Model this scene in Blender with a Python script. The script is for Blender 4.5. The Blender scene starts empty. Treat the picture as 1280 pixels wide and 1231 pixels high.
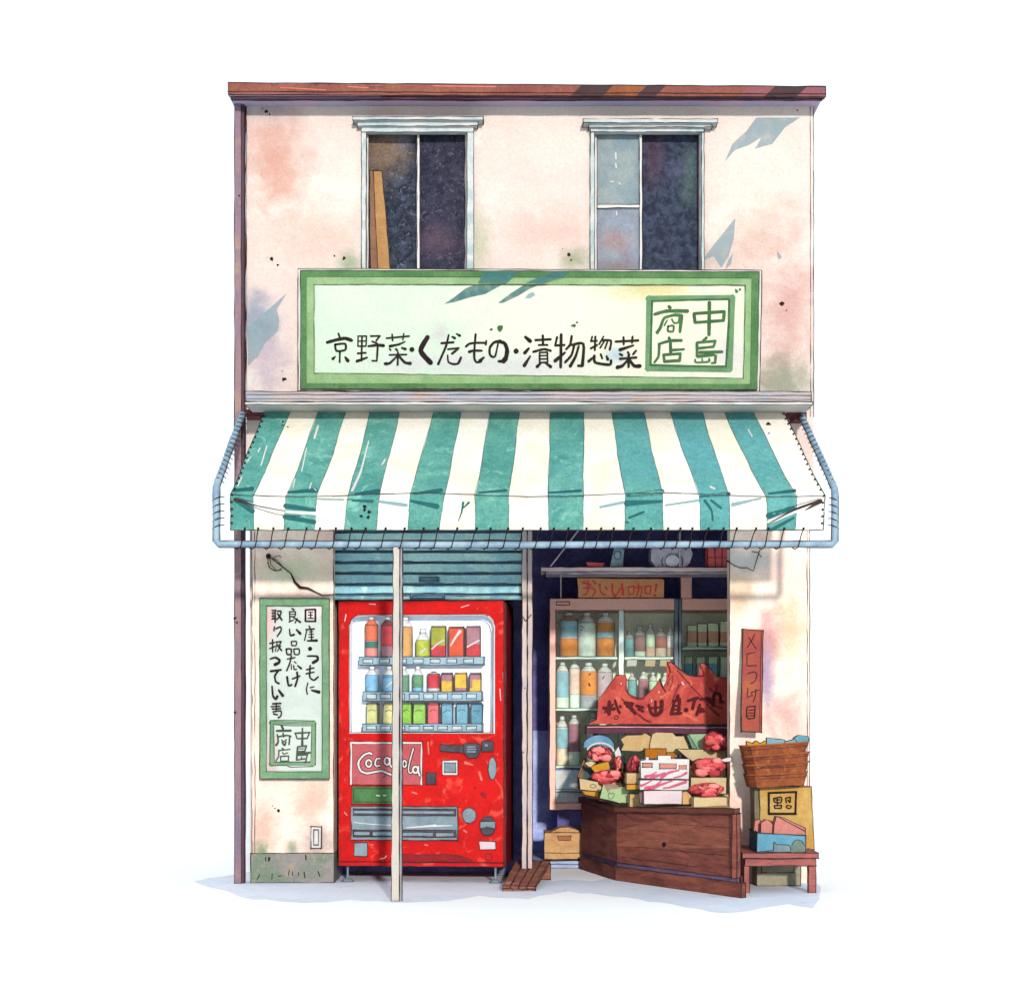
import bpy, math, random
from mathutils import Vector, Matrix, noise
random.seed(7)
R = math.radians
D, F, HC, HY = 11.0, 2002.0, 1.21, 883.0      # camera distance from the shop front, focal length, eye height, horizon row
scene = bpy.context.scene
COL = scene.collection

def W(x, y, p=0.0):
    """point p metres in front of the shop front, from measured drawing coordinates"""
    return Vector(((x - 640) * (D - p) / F, -p, HC + (HY - y) * (D - p) / F))
def GY(p):                                     # drawing row where the ground lies at distance p
    return HY + HC * F / (D - p)

# ------------------------------------------------------------------ materials
def lin(c):
    c = c / 255.0
    return c / 12.92 if c <= 0.04045 else ((c + 0.055) / 1.055) ** 2.4
def C(r, g, b, k=2.1):
    if k >= 1.5: k *= 1.2
    q = [lin(v) / k for v in (r, g, b)]
    f = min(1.0, 0.86 / max(q))
    return tuple(max(0.004, v * f) for v in q) + (1.0,)

MATS = {}
def wash(name, c1, c2=None, scale=3.0, grain=0.16, blobs=(), rough=0.85, spec=0.15, contrast=0.5, third=None, bump=0.7, stretch=None, translucent=0):
    """watercolour-like pigment: two or three tones flowing into each other, paper grain on top"""
    if name in MATS: return MATS[name]
    m = bpy.data.materials.new(name); m.use_nodes = True
    nt = m.node_tree; N = nt.nodes; L = nt.links; N.clear()
    out = N.new('ShaderNodeOutputMaterial'); bs = N.new('ShaderNodeBsdfPrincipled')
    L.new(bs.outputs[0], out.inputs[0])
    bs.inputs['Roughness'].default_value = rough
    bs.inputs['Specular IOR Level'].default_value = spec
    geo = N.new('ShaderNodeNewGeometry')
    pos = geo.outputs['Position']
    def nz(sc, det=3, rg=0.6, dist=0.0, off=0):
        n = N.new('ShaderNodeTexNoise'); n.inputs['Scale'].default_value = sc
        n.inputs['Detail'].default_value = det; n.inputs['Roughness'].default_value = rg
        n.inputs['Distortion'].default_value = dist
        mp = N.new('ShaderNodeMapping'); L.new(pos, mp.inputs[0]); mp.inputs['Location'].default_value = (off, off * 1.7, off * .6)
        if stretch: mp.inputs['Scale'].default_value = stretch
        L.new(mp.outputs[0], n.inputs['Vector']); return n.outputs[0]
    def ramp(src, a, b):
        r = N.new('ShaderNodeMapRange'); r.interpolation_type = 'SMOOTHSTEP'
        r.inputs['From Min'].default_value = a; r.inputs['From Max'].default_value = b
        L.new(src, r.inputs['Value']); return r.outputs['Result']
    def mix(fac, a, b, mode='MIX'):
        x = N.new('ShaderNodeMix'); x.data_type = 'RGBA'; x.blend_type = mode
        if isinstance(fac, float): x.inputs[0].default_value = fac
        else: L.new(fac, x.inputs[0])
        for s, v in ((6, a), (7, b)):
            if isinstance(v, tuple): x.inputs[s].default_value = v
            else: L.new(v, x.inputs[s])
        return x.outputs[2]
    def math_(op, a, b):
        x = N.new('ShaderNodeMath'); x.operation = op
        for i, v in enumerate((a, b)):
            if isinstance(v, (int, float)): x.inputs[i].default_value = v
            else: L.new(v, x.inputs[i])
        return x.outputs[0]
    seed = sum(ord(ch) for ch in name) % 37
    col = c1
    if c2:
        col = mix(ramp(nz(scale, 4, 0.62, 0.6, seed), 0.5 - contrast * .35, 0.5 + contrast * .35), c1, c2)
    if third:
        col = mix(ramp(nz(scale * 1.7, 4, 0.6, 1.2, seed + 5), 0.56, 0.68), col if not isinstance(col, tuple) else c1, third)
    if blobs:
        warp = nz(5.0, 4, 0.65, 0.4, seed + 9)
        for (x, y, p, rx, rz, cc, st) in blobs:
            w = W(x, y, p)
            sub = N.new('ShaderNodeVectorMath'); sub.operation = 'SUBTRACT'; L.new(pos, sub.inputs[0]); sub.inputs[1].default_value = w
            sc_ = N.new('ShaderNodeVectorMath'); sc_.operation = 'MULTIPLY'; L.new(sub.outputs[0], sc_.inputs[0]); sc_.inputs[1].default_value = (1 / rx, 0, 1 / rz)
            ln = N.new('ShaderNodeVectorMath'); ln.operation = 'LENGTH'; L.new(sc_.outputs[0], ln.inputs[0])
            d = math_('ADD', ln.outputs['Value'], math_('MULTIPLY', math_('SUBTRACT', warp, 0.5), 1.6))
            f = math_('MULTIPLY', ramp(math_('SUBTRACT', 1.15, d), 0.0, 1.15), st)
            col = mix(f, col, cc)
    g1 = nz(62.0, 4, 0.7, 0.3, seed); g2 = nz(26.0, 3, 0.6, 0.8, seed + 3)
    g = math_('ADD', math_('MULTIPLY', g1, 0.7), math_('MULTIPLY', g2, 0.3))
    v = N.new('ShaderNodeMapRange'); v.inputs['From Min'].default_value = 0.28; v.inputs['From Max'].default_value = 0.72
    v.inputs['To Min'].default_value = 1 - grain * 1.7; v.inputs['To Max'].default_value = 1 + grain * 1.7
    L.new(g, v.inputs['Value'])
    vm = N.new('ShaderNodeVectorMath'); vm.operation = 'SCALE'
    if isinstance(col, tuple): vm.inputs[0].default_value = col[:3]
    else: L.new(col, vm.inputs[0])
    L.new(v.outputs['Result'], vm.inputs['Scale'])
    L.new(vm.outputs[0], bs.inputs['Base Color'])
    if bump:
        b = N.new('ShaderNodeBump'); b.inputs['Strength'].default_value = bump; b.inputs['Distance'].default_value = 0.009
        L.new(g, b.inputs['Height']); L.new(b.outputs[0], bs.inputs['Normal'])
    if translucent:
        tr = N.new('ShaderNodeBsdfTranslucent'); L.new(vm.outputs[0], tr.inputs[0]); mxs = N.new('ShaderNodeMixShader'); mxs.inputs[0].default_value = translucent
        L.new(bs.outputs[0], mxs.inputs[1]); L.new(tr.outputs[0], mxs.inputs[2]); L.new(mxs.outputs[0], out.inputs[0])
    MATS[name] = m
    return m
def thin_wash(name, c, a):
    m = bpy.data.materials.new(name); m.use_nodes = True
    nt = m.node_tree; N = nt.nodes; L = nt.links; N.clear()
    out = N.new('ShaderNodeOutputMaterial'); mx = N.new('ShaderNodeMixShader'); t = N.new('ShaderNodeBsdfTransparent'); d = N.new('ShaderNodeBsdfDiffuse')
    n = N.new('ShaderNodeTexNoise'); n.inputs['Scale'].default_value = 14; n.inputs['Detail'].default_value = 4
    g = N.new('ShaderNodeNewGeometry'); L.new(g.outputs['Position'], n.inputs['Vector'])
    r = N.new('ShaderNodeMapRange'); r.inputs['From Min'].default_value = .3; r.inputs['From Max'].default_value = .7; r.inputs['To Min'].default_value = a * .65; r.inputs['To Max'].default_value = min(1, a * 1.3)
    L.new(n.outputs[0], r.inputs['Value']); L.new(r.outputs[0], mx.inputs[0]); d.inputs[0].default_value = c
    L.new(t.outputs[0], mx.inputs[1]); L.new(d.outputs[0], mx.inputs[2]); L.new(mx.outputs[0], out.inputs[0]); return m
def glass(name, tint, a=0.12):
    m = bpy.data.materials.new(name); m.use_nodes = True
    nt = m.node_tree; N = nt.nodes; L = nt.links; N.clear()
    out = N.new('ShaderNodeOutputMaterial'); mx = N.new('ShaderNodeMixShader'); t = N.new('ShaderNodeBsdfTransparent')
    gl = N.new('ShaderNodeBsdfGlossy'); gl.inputs['Roughness'].default_value = 0.25
    t.inputs[0].default_value = tint; mx.inputs[0].default_value = a
    L.new(t.outputs[0], mx.inputs[1]); L.new(gl.outputs[0], mx.inputs[2]); L.new(mx.outputs[0], out.inputs[0])
    return m

ink = wash('ink', C(84, 62, 62, 1.7), C(50, 38, 42, 1.7), 14, 0.3, bump=0)
black = wash('black_ink', C(34, 24, 24, 2.0), C(52, 40, 38, 2.0), 20, 0.3, bump=0)

# ------------------------------------------------------------------ mesh builder
INKR = 0.0036
class MB:
    def __init__(s): s.v = []; s.f = []; s.m = []; s.mats = []; s.smooth = []
    def mi(s, m):
        if m not in s.mats: s.mats.append(m)
        return s.mats.index(m)
    def add(s, vs, fs, m, smooth=False):
        b = len(s.v); s.v += [Vector(q) for q in vs]; k = s.mi(m)
        for f in fs: s.f.append(tuple(b + i for i in f)); s.m.append(k); s.smooth.append(smooth)
    def line(s, a, b, r=INKR, m=None, wob=0.0022, over=0.004):
        """a drawn edge: thin wobbling three-sided bead"""
        m = m or ink; a = Vector(a); b = Vector(b); d = b - a; L = d.length
        if L < 1e-5: return
        d /= L; a = a - d * over; b = b + d * over; L += 2 * over
        n = max(1, min(40, int(L / 0.07)))
        up = Vector((0, 0, 1)) if abs(d.z) < .9 else Vector((1, 0, 0))
        u = d.cross(up).normalized(); w = d.cross(u).normalized()
        vs = []; 
        for i in range(n + 1):
            c = a.lerp(b, i / n) + u * random.uniform(-wob, wob) + w * random.uniform(-wob, wob)
            rr = r * random.uniform(.6, 1.15)
            for k in range(3):
                an = k * 2.0944 + .5
                vs.append(c + (u * math.cos(an) + w * math.sin(an)) * rr)
        fs = []
        for i in range(n):
            for k in range(3):
                fs.append((i * 3 + k, i * 3 + (k + 1) % 3, i * 3 + 3 + (k + 1) % 3, i * 3 + 3 + k))
        fs += [(0, 2, 1), (n * 3, n * 3 + 1, n * 3 + 2)]
        s.add(vs, fs, m)
    def poly(s, pts, r=INKR, m=None, close=False, wob=0.0018):
        for i in range(len(pts) - (0 if close else 1)): s.line(pts[i], pts[(i + 1) % len(pts)], r, m, wob, 0.001)
    def hexa(s, q, m, r=INKR, front=True):
        """q: four front corners (TL,TR,BR,BL) then the four back ones"""
        s.add(q, [(0, 3, 2, 1), (4, 5, 6, 7), (0, 1, 5, 4), (1, 2, 6, 5), (2, 3, 7, 6), (3, 0, 4, 7)], m)
        if r:
            for a, b in ((0, 1), (1, 2), (2, 3), (3, 0), (4, 5), (5, 6), (6, 7), (7, 4), (0, 4), (1, 5), (2, 6), (3, 7)):
                s.line(q[a], q[b], r)
    def box(s, x0, y0, x1, y1, pf, pb, m, r=INKR):
        """front face fills the drawing rectangle at distance pf, straight back to pb"""
        a = [W(x0, y0, pf), W(x1, y0, pf), W(x1, y1, pf), W(x0, y1, pf)]
        b = [Vector((q.x, -pb, q.z)) for q in a]
        s.hexa(a + b, m, r)
    def wbox(s, X0, X1, Y0, Y1, Z0, Z1, m, r=INKR):
        a = [Vector(t) for t in ((X0, Y0, Z1), (X1, Y0, Z1), (X1, Y0, Z0), (X0, Y0, Z0))]
        s.hexa(a + [Vector((q.x, Y1, q.z)) for q in a], m, r)
    def ring(s, x0, y0, x1, y1, w, pf, pb, m, r=INKR):
        """flat rectangular frame of width w"""
        s.box(x0, y0, x1, y0 + w, pf, pb, m, 0); s.box(x0, y1 - w, x1, y1, pf, pb, m, 0)
        s.box(x0, y0 + w, x0 + w, y1 - w, pf, pb, m, 0); s.box(x1 - w, y0 + w, x1, y1 - w, pf, pb, m, 0)
        if r:
            for (a, b, c, d) in ((x0, y0, x1, y1), (x0 + w, y0 + w, x1 - w, y1 - w)):
                s.poly([W(a, b, pf), W(c, b, pf), W(c, d, pf), W(a, d, pf)], r, close=True)
    def prism(s, pts, pf, pb, m, r=INKR):
        """outline in drawing units, given real thickness"""
        a = [W(x, y, pf) for x, y in pts]; b = [Vector((q.x, -pb, q.z)) for q in a]; n = len(a)
        s.add(a + b, [tuple(range(n - 1, -1, -1)), tuple(range(n, 2 * n))] + [(i, (i + 1) % n, n + (i + 1) % n, n + i) for i in range(n)], m)
        if r: s.poly(a, r, close=True)
    def tube(s, pts, r, m, n=10, smooth=True):
        pts = [Vector(q) for q in pts]; vs = []; fs = []; K = len(pts)
        pu = None
        for i, q in enumerate(pts):
            d = ((pts[min(i + 1, K - 1)] - q).normalized() + (q - pts[max(i - 1, 0)]).normalized())
            d.normalize()
            if pu is None:
                up = Vector((0, 0, 1)) if abs(d.z) < .9 else Vector((1, 0, 0)); u = d.cross(up).normalized()
            else: u = (pu - d * pu.dot(d)).normalized()
            pu = u; w = d.cross(u); rr = r[i] if isinstance(r, (list, tuple)) else r
            for k in range(n):
                a = k * 2 * math.pi / n; vs.append(q + (u * math.cos(a) + w * math.sin(a)) * rr)
        for i in range(K - 1):
            for k in range(n): fs.append((i * n + k, i * n + (k + 1) % n, (i + 1) * n + (k + 1) % n, (i + 1) * n + k))
        s.add(vs, fs, m, smooth); s.add(vs[:n], [tuple(range(n))], m); s.add(vs[-n:], [tuple(range(n))], m)
    def lathe(s, c, prof, m, n=16, mats=None, sy=1.0, smooth=True):
        """profile of (radius, height) round a vertical axis"""
        c = Vector(c)
        for j in range(len(prof) - 1):
            (r0, z0), (r1, z1) = prof[j], prof[j + 1]; vs = []
            for (r, z) in ((r0, z0), (r1, z1)):
                for k in range(n):
                    a = k * 2 * math.pi / n; vs.append(c + Vector((r * math.cos(a), r * math.sin(a) * sy, z)))
            s.add(vs, [(k, (k + 1) % n, n + (k + 1) % n, n + k) for k in range(n)], (mats[j] if mats else m), smooth)
        for (r, z), mm in ((prof[0], mats[0] if mats else m), (prof[-1], mats[-1] if mats else m)):
            s.add([c + Vector((r * math.cos(k * 2 * math.pi / n), r * math.sin(k * 2 * math.pi / n) * sy, z)) for k in range(n)], [tuple(range(n))], mm)
    def ringline(s, c, r, z, t=0.0025, sy=1.0, n=14):
        c = Vector(c); pts = [c + Vector((r * math.cos(k * 2 * math.pi / n), r * math.sin(k * 2 * math.pi / n) * sy, z)) for k in range(n)]
        for k in range(n): s.line(pts[k], pts[(k + 1) % n], t, None, 0.0006, 0)
    def blob(s, c, rx, ry, rz, m, seed=0, amp=0.18, n=12, ins=8, fr=1.6):
        c = Vector(c); vs = []; fs = []
        for i in range(ins + 1):
            th = math.pi * i / ins
            for k in range(n):
                ph = 2 * math.pi * k / n
                d = Vector((math.sin(th) * math.cos(ph), math.sin(th) * math.sin(ph), math.cos(th)))
                q = 1 + amp * noise.noise(d * fr + Vector((seed * 3.1, seed * 1.7, seed)))
                vs.append(c + Vector((d.x * rx, d.y * ry, d.z * rz)) * q)
        for i in range(ins):
            for k in range(n): fs.append((i * n + k, i * n + (k + 1) % n, (i + 1) * n + (k + 1) % n, (i + 1) * n + k))
        s.add(vs, fs, m, True)
    def strokes(s, m, o, sc, lst, p, lift=0.0016, wscale=1.0, step=0.00012, wob=0.10):
        """brush strokes lying on a surface; lst = [(width, x,y, x,y, ...)] in zoomed drawing units"""
        for si, st in enumerate(lst):
            w = st[0]; pts = [(o[0] + st[i] / sc, o[1] + st[i + 1] / sc) for i in range(1, len(st), 2)]
            w0, w1 = (w if isinstance(w, tuple) else (w, w))
            w0 = w0 / sc * wscale; w1 = w1 / sc * wscale
            if len(pts) > 2:      # soften the corners
                closed = (abs(pts[0][0] - pts[-1][0]) + abs(pts[0][1] - pts[-1][1])) < 1e-6
                q = []
                for i in range(len(pts) - 1):
                    p0 = pts[i - 1] if i > 0 else pts[i]; p1 = pts[i]; p2 = pts[i + 1]; p3 = pts[i + 2] if i + 2 < len(pts) else p2
                    for t in (0, .25, .5, .75):
                        f = []
                        for a in (0, 1):
                            T = 0.45
                            m0 = (p2[a] - p0[a]) * T * .8; m1 = (p3[a] - p1[a]) * T * .8
                            f.append((2*t**3 - 3*t*t + 1) * p1[a] + (t**3 - 2*t*t + t) * m0 + (-2*t**3 + 3*t*t) * p2[a] + (t**3 - t*t) * m1)
                        q.append(tuple(f))
                q.append(pts[-1]); pts = q
            elif len(pts) == 2:
                a, b = pts; pts = [(a[0] + (b[0] - a[0]) * t, a[1] + (b[1] - a[1]) * t) for t in (0, .33, .66, 1)]
            n = len(pts); left = []; right = []
            for i in range(n):
                a = pts[max(0, i - 1)]; b = pts[min(n - 1, i + 1)]
                dx, dy = b[0] - a[0], b[1] - a[1]; l = math.hypot(dx, dy) or 1; dx /= l; dy /= l
                u = i / max(1, n - 1); ww = (w0 + (w1 - w0) * u) * .5 * random.uniform(1 - wob, 1 + wob)
                left.append((pts[i][0] - dy * ww, pts[i][1] + dx * ww)); right.append((pts[i][0] + dy * ww, pts[i][1] - dx * ww))
                if i == 0: d0 = (dx, dy)
                if i == n - 1: d1 = (dx, dy)
            def pp(x, y): return (p(x, y) if callable(p) else p) + lift + si * step
            def cap(c, d, w, sign):
                out = []
                for an in (-50, 0, 50):
                    ca, sa = math.cos(R(an)), math.sin(R(an))
                    vx, vy = d[0] * sign, d[1] * sign
                    out.append((c[0] + (vx * ca - vy * sa) * w * .5 * .9, c[1] + (vx * sa + vy * ca) * w * .5 * .9))
                return out
            c0 = cap(pts[0], d0, w0, -1); c1 = cap(pts[-1], d1, w1, 1)
            V = [W(x, y, pp(x, y)) for x, y in left + right]
            s.add(V, [(i, i + 1, n + i + 1, n + i) for i in range(n - 1)], m)
            for c, e0, e1 in ((c0, left[0], right[0]), (c1, right[-1], left[-1])):
                P_ = [e0] + c + [e1] if c is c0 else [e0] + c + [e1]
                # order the cap so it does not cross itself
                cx = sum(q[0] for q in P_) / 5; cy = sum(q[1] for q in P_) / 5
                P_.sort(key=lambda q: math.atan2(q[1] - cy, q[0] - cx))
                s.add([W(x, y, pp(x, y)) for x, y in P_], [(0, 1, 2, 3, 4)], m)
    def flecks(s, m, lst, p, lift=0.0015):
        for i, (x, y, r) in enumerate(lst):
            n = 7; a0 = random.random() * 6
            pts = [(x + math.cos(a0 + k * 6.283 / n) * r * random.uniform(.45, 1.2), y + math.sin(a0 + k * 6.283 / n) * r * random.uniform(.45, 1.25)) for k in range(n)]
            q = p(x, y) if callable(p) else p
            s.add([W(a, b, q + lift) for a, b in pts], [tuple(range(n))], m)
    def build(s, name, parent=None, label=None, cat=None, group=None, kind=None):
        me = bpy.data.meshes.new(name)
        off = Vector(parent.matrix_world.translation) if parent else Vector((0, 0, 0))
        if parent:
            q = parent; off = Vector((0, 0, 0))
            while q: off += Vector(q.location); q = q.parent
        me.from_pydata([tuple(v - off) for v in s.v], [], s.f)
        for m in s.mats: me.materials.append(m)
        for i, pl in enumerate(me.polygons): pl.material_index = s.m[i]; pl.use_smooth = s.smooth[i]
        me.update()
        o = bpy.data.objects.new(name, me); COL.objects.link(o)
        if parent: o.parent = parent
        for k, v in (('label', label), ('category', cat), ('group', group), ('kind', kind)):
            if v: o[k] = v
        return o

def thing(name, label, cat, loc, group=None):
    o = bpy.data.objects.new(name, None); COL.objects.link(o); o.location = loc; o.empty_display_size = .1
    o['label'] = label; o['category'] = cat
    if group: o['group'] = group
    return o
def blueprint(x, p, z=0.0):
    v = W(x, HY, p); return Vector((v.x, v.y, z))

# ------------------------------------------------------------------ palette
cream = C(250, 226, 204); pinkw = C(244, 196, 180)
wall_up = wash('plaster_upper', C(253, 239, 228, 1.68), C(252, 228, 219, 1.74), 1.2, 0.085, third=C(254, 246, 234, 1.66), blobs=[
    (335, 180, 0, .35, .45, C(243, 184, 168, 1.95), .8), (350, 215, 0, .22, .3, C(243, 180, 160, 1.95), .6), (395, 300, 0, .5, .25, C(250, 214, 196, 1.95), .7),
    (330, 440, 0, .2, .45, C(214, 196, 210, 1.95), .9), (320, 395, 0, .16, .2, C(160, 175, 196, 1.95), .8), (436, 330, 0, .11, .14, C(176, 196, 158, 1.95), .9), (600, 300, 0, .13, .3, C(215, 214, 184, 1.95), .8),
    (716, 322, 0, .16, .13, C(168, 186, 148, 1.95), .9), (690, 290, 0, .4, .25, C(248, 205, 190, 1.95), .7), (880, 325, 0, .16, .14, C(190, 170, 165, 1.95), .6),
    (950, 300, 0, .4, .35, C(247, 204, 188, 1.95), .8), (985, 390, 0, .28, .55, C(240, 186, 176, 1.95), .9), (985, 480, 0, .3, .24, C(164, 172, 146, 1.95), .85),
    (330, 140, 0, .3, .1, C(196, 200, 214, 1.95), .5)])
wall_low = wash('plaster_lower', C(254, 235, 218, 1.42), C(250, 214, 202, 1.48), 4.0, 0.09, blobs=[
    (365, 715, 0, .4, .14, C(190, 202, 168, 1.3), .8), (330, 1040, 0, .16, .3, C(240, 188, 172, 1.9), .8), (390, 1000, 0, .2, .3, C(244, 196, 176, 1.9), .7),
    (396, 1050, 0, .16, .16, C(190, 170, 170, 1.8), .8), (328, 1062, 0, .1, .1, C(140, 165, 130, 1.7), .9), (366, 1060, 0, .07, .1, C(150, 165, 140, 1.7), .9),
    (935, 700, 0, .3, .1, C(170, 184, 190, 1.3), .7), (962, 800, 0, .16, .3, C(236, 160, 160, 1.9), .9), (958, 850, 0, .08, .35, C(214, 190, 225, 1.9), .9),
    (990, 790, 0, .14, .35, C(252, 220, 170, 1.9), .8), (985, 900, 0, .2, .25, C(246, 190, 186, 1.9), .8), (925, 745, 0, .14, .2, C(252, 214, 170, 1.8), .7)])
plinth_m = wash('plinth_paint', C(176, 166, 166, 1.9), C(140, 156, 136, 1.9), 5, .12, third=C(190, 176, 150, 1.9))
purple = wash('drainpipe_paint', C(188, 150, 150, 1.9), C(150, 130, 152, 1.9), 1.5, .1, third=C(196, 160, 150, 1.9))
purple_d = wash('drainpipe_edge', C(120, 82, 92, 1.8), C(104, 84, 108, 1.8), 2, .1)
roofm = wash('roof_metal', C(158, 90, 80, 1.9), C(174, 108, 90, 1.9), 3, .18, third=C(128, 80, 78, 1.9))
roofd = wash('roof_patch', C(96, 70, 72, 1.9), C(84, 62, 66, 1.9), 3, .14)
rooft = wash('roof_tan', C(178, 108, 70, 1.9), C(150, 84, 60, 1.9), 3, .14)
roofp = wash('roof_mauve', C(156, 108, 122, 1.9), C(172, 100, 100, 1.9), 3, .14)
soffit = wash('soffit_paint', C(160, 138, 160, 0.9), C(140, 140, 166, 0.9), 3, .1)
whitem = wash('white_paint', C(246, 244, 240, 1.7), C(236, 234, 232, 1.7), 6, .05)
framew = wash('window_frame_paint', C(240, 242, 240, 1.8), C(190, 214, 216, 1.8), 8, .06)
ledge_m = wash('ledge_paint', C(222, 206, 204, 2.0), C(196, 200, 212, 2.0), 2.5, .08, third=C(228, 200, 186, 2.0))
maroon = wash('maroon_strip', C(104, 72, 92, 1.6), C(84, 54, 74, 1.6), 3, .14)
bracketm = wash('bracket_paint', C(150, 88, 92, 1.8), C(128, 70, 78, 1.8), 5, .12)
darkglass = wash('dark_pane', C(34, 38, 60, 1.9), C(64, 64, 88, 1.9), 20, .3, third=C(104, 96, 116, 1.9), contrast=.5, rough=.7, blobs=[(548, 300, -.08, .2, .16, C(110, 84, 100, 1.6), .6)])  # mottling paints a foliage reflection into the glass colour
foliage_pane = wash('foliage_pane', C(32, 42, 58, 1.9), C(66, 76, 96, 1.9), 18, .3, third=C(112, 124, 156, 1.9), contrast=.3, rough=.7,
    blobs=[(478, 185, -.08, .26, .3, C(176, 142, 108, 1.7), .55), (505, 172, -.08, .12, .1, C(150, 150, 160, 1.7), .5)])  # reflected foliage painted as blotches in the pane
plum_pane = wash('plum_pane', C(38, 44, 68, 2.0), C(72, 84, 110, 2.0), 18, .3, contrast=.4, rough=.7,
    blobs=[(815, 200, -.08, .1, .26, C(100, 62, 80, 1.9), .6), (862, 220, -.08, .08, .3, C(90, 112, 110, 1.6), .7), (845, 215, -.08, .08, .1, C(98, 102, 134, 1.9), .6)])  # reflection painted as mottled colour here too
grey_pane = wash('grey_pane', C(170, 182, 182, 1.8), C(140, 164, 176, 1.8), 5, .12, rough=.6)
red_pane = wash('dusty_pane', C(168, 178, 192, 1.8), C(150, 160, 178, 1.8), 5, .14, rough=.6, blobs=[(770, 302, -.05, .16, .12, C(184, 142, 136, 1.8), .7), (770, 335, -.05, .2, .1, C(150, 124, 124, 1.8), .7)])
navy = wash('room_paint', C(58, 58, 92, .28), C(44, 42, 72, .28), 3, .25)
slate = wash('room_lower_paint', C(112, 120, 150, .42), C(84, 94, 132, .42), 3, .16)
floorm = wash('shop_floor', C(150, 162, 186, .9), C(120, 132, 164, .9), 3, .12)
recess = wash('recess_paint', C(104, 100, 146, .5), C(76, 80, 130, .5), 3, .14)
shutm = wash('shutter_metal', C(150, 188, 188, 1.0), C(118, 164, 178, 1.0), 4, .14, third=C(180, 208, 200, 1.1))
shutd = wash('shutter_groove', C(78, 116, 138, 1.0), C(60, 96, 124, 1.0), 4, .12)
postm = wash('post_paint', C(226, 204, 192, 1.6), C(206, 190, 196, 1.6), 5, .07)
postg = wash('post_side', C(176, 172, 176, 1.6), C(160, 160, 164, 1.6), 5, .1)
polem = wash('pole_paint', C(238, 230, 216, 1.9), C(222, 216, 210, 1.9), 3, .05)
teal_l = wash('awning_teal', C(120, 188, 172, 1.4), C(76, 152, 146, 1.45), 4, .22, contrast=.9, third=C(134, 198, 182, 1.4), blobs=[(880, 570, .6, 1.1, .9, C(104, 176, 184, 1.45), .8)], translucent=.3)
teal_d = wash('awning_seam_teal', C(42, 116, 122, 2.1), C(54, 130, 130, 2.1), 5, .12)  # darker teal for fold shading painted on the canvas
canvas = wash('awning_canvas', C(252, 249, 242, 1.3), C(251, 243, 220, 1.35), 3, .09, translucent=.3)
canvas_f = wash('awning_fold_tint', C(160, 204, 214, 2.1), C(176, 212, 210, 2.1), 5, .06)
pipem = wash('pipe_metal', C(176, 204, 222, 1.75), C(134, 166, 194, 1.75), 9, .08, rough=.5, spec=.4)
green_d = wash('sign_dark_green', C(112, 158, 102, 1.95), C(88, 138, 84, 1.95), 4, .16)
green_l = wash('sign_light_green', C(180, 214, 158, 1.95), C(156, 198, 138, 1.95), 4, .12)
sign_p = wash('sign_board', C(222, 243, 220, 1.7), C(234, 247, 228, 1.7), 1.5, .07, blobs=[
    (720, 400, .1, 1.1, .6, C(250, 249, 228, 1.66), 1), (870, 410, .1, .9, .6, C(254, 247, 220, 1.66), 1), (800, 362, .1, .4, .12, C(250, 238, 170, 2.0), .9), (910, 440, .1, .16, .2, C(244, 236, 244, 2.0), .8),
    (600, 455, .1, 1.0, .12, C(240, 242, 242, 2.0), .9), (550, 420, .1, .12, .12, C(232, 214, 226, 2.0), .7), (770, 445, .1, .1, .08, C(196, 224, 238, 2.0), .8)])
stamp_l = wash('stamp_light_green', C(134, 180, 130, 2.0), C(116, 164, 116, 2.0), 10, .12)
stamp_d = wash('stamp_dark_green', C(64, 112, 68, 2.0), C(84, 134, 84, 2.0), 10, .14)
bgreen = wash('board_green', C(146, 190, 146, 1.9), C(120, 170, 128, 1.9), 6, .12)
bgreen_d = wash('board_dark_green', C(50, 106, 80, 1.4), C(70, 120, 92, 1.4), 6, .12)
bpaper = wash('board_paper', C(232, 242, 234, 1.75), C(222, 234, 226, 1.75), 5, .03, blobs=[(338, 780, .04, .05, .16, C(244, 196, 196, 1.5), .9), (340, 945, .05, .06, .22, C(248, 200, 200, 1.9), .9), (395, 765, .04, .1, .05, C(240, 210, 214, 1.4), .8)])
redm = wash('machine_red', C(240, 26, 24, 1.7), C(206, 8, 16, 1.7), 4.5, .15, contrast=.8, third=C(250, 84, 66, 1.75), rough=.6, spec=.08, bump=.2)
redd = wash('machine_dark_red', C(132, 14, 24, 1.1), C(104, 12, 24, 1.1), 5, .12, rough=.6)
redh = wash('machine_scuff', C(246, 130, 110, 1.9), C(244, 160, 140, 1.9), 8, .1)  # pale red for painted highlight streaks
mwin = wash('machine_case', C(226, 232, 240, .85), C(206, 218, 232, .85), 5, .04, third=C(232, 220, 222, .9))
tray = wash('machine_tray', C(176, 206, 220, 1.5), C(150, 186, 202, 1.5), 9, .07)
trayb = wash('machine_button', C(214, 228, 232, 1.5), C(196, 214, 220, 1.5), 9, .05)
greyb = wash('grey_blue_metal', C(162, 184, 194, 1.85), C(140, 160, 174, 1.85), 9, .1)
greyd = wash('dark_grey_metal', C(98, 92, 102, 1.8), C(78, 74, 86, 1.8), 9, .12)
logop = wash('logo_panel', C(222, 116, 122, 1.85), C(212, 98, 106, 1.85), 6, .09)
mgreen = wash('machine_green', C(82, 136, 80, 1.85), C(98, 152, 96, 1.85), 9, .1)
fridgem = wash('cabinet_pink', C(238, 184, 164, .85), C(222, 170, 160, .85), 4, .08)
fridgeg = wash('cabinet_green_rail', C(206, 222, 208, .9), C(180, 200, 200, .9), 5, .06)
fridgeb = wash('cabinet_back', C(198, 200, 176, .42), C(214, 212, 188, .42), 5, .1, third=C(200, 208, 192, .42))
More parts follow.
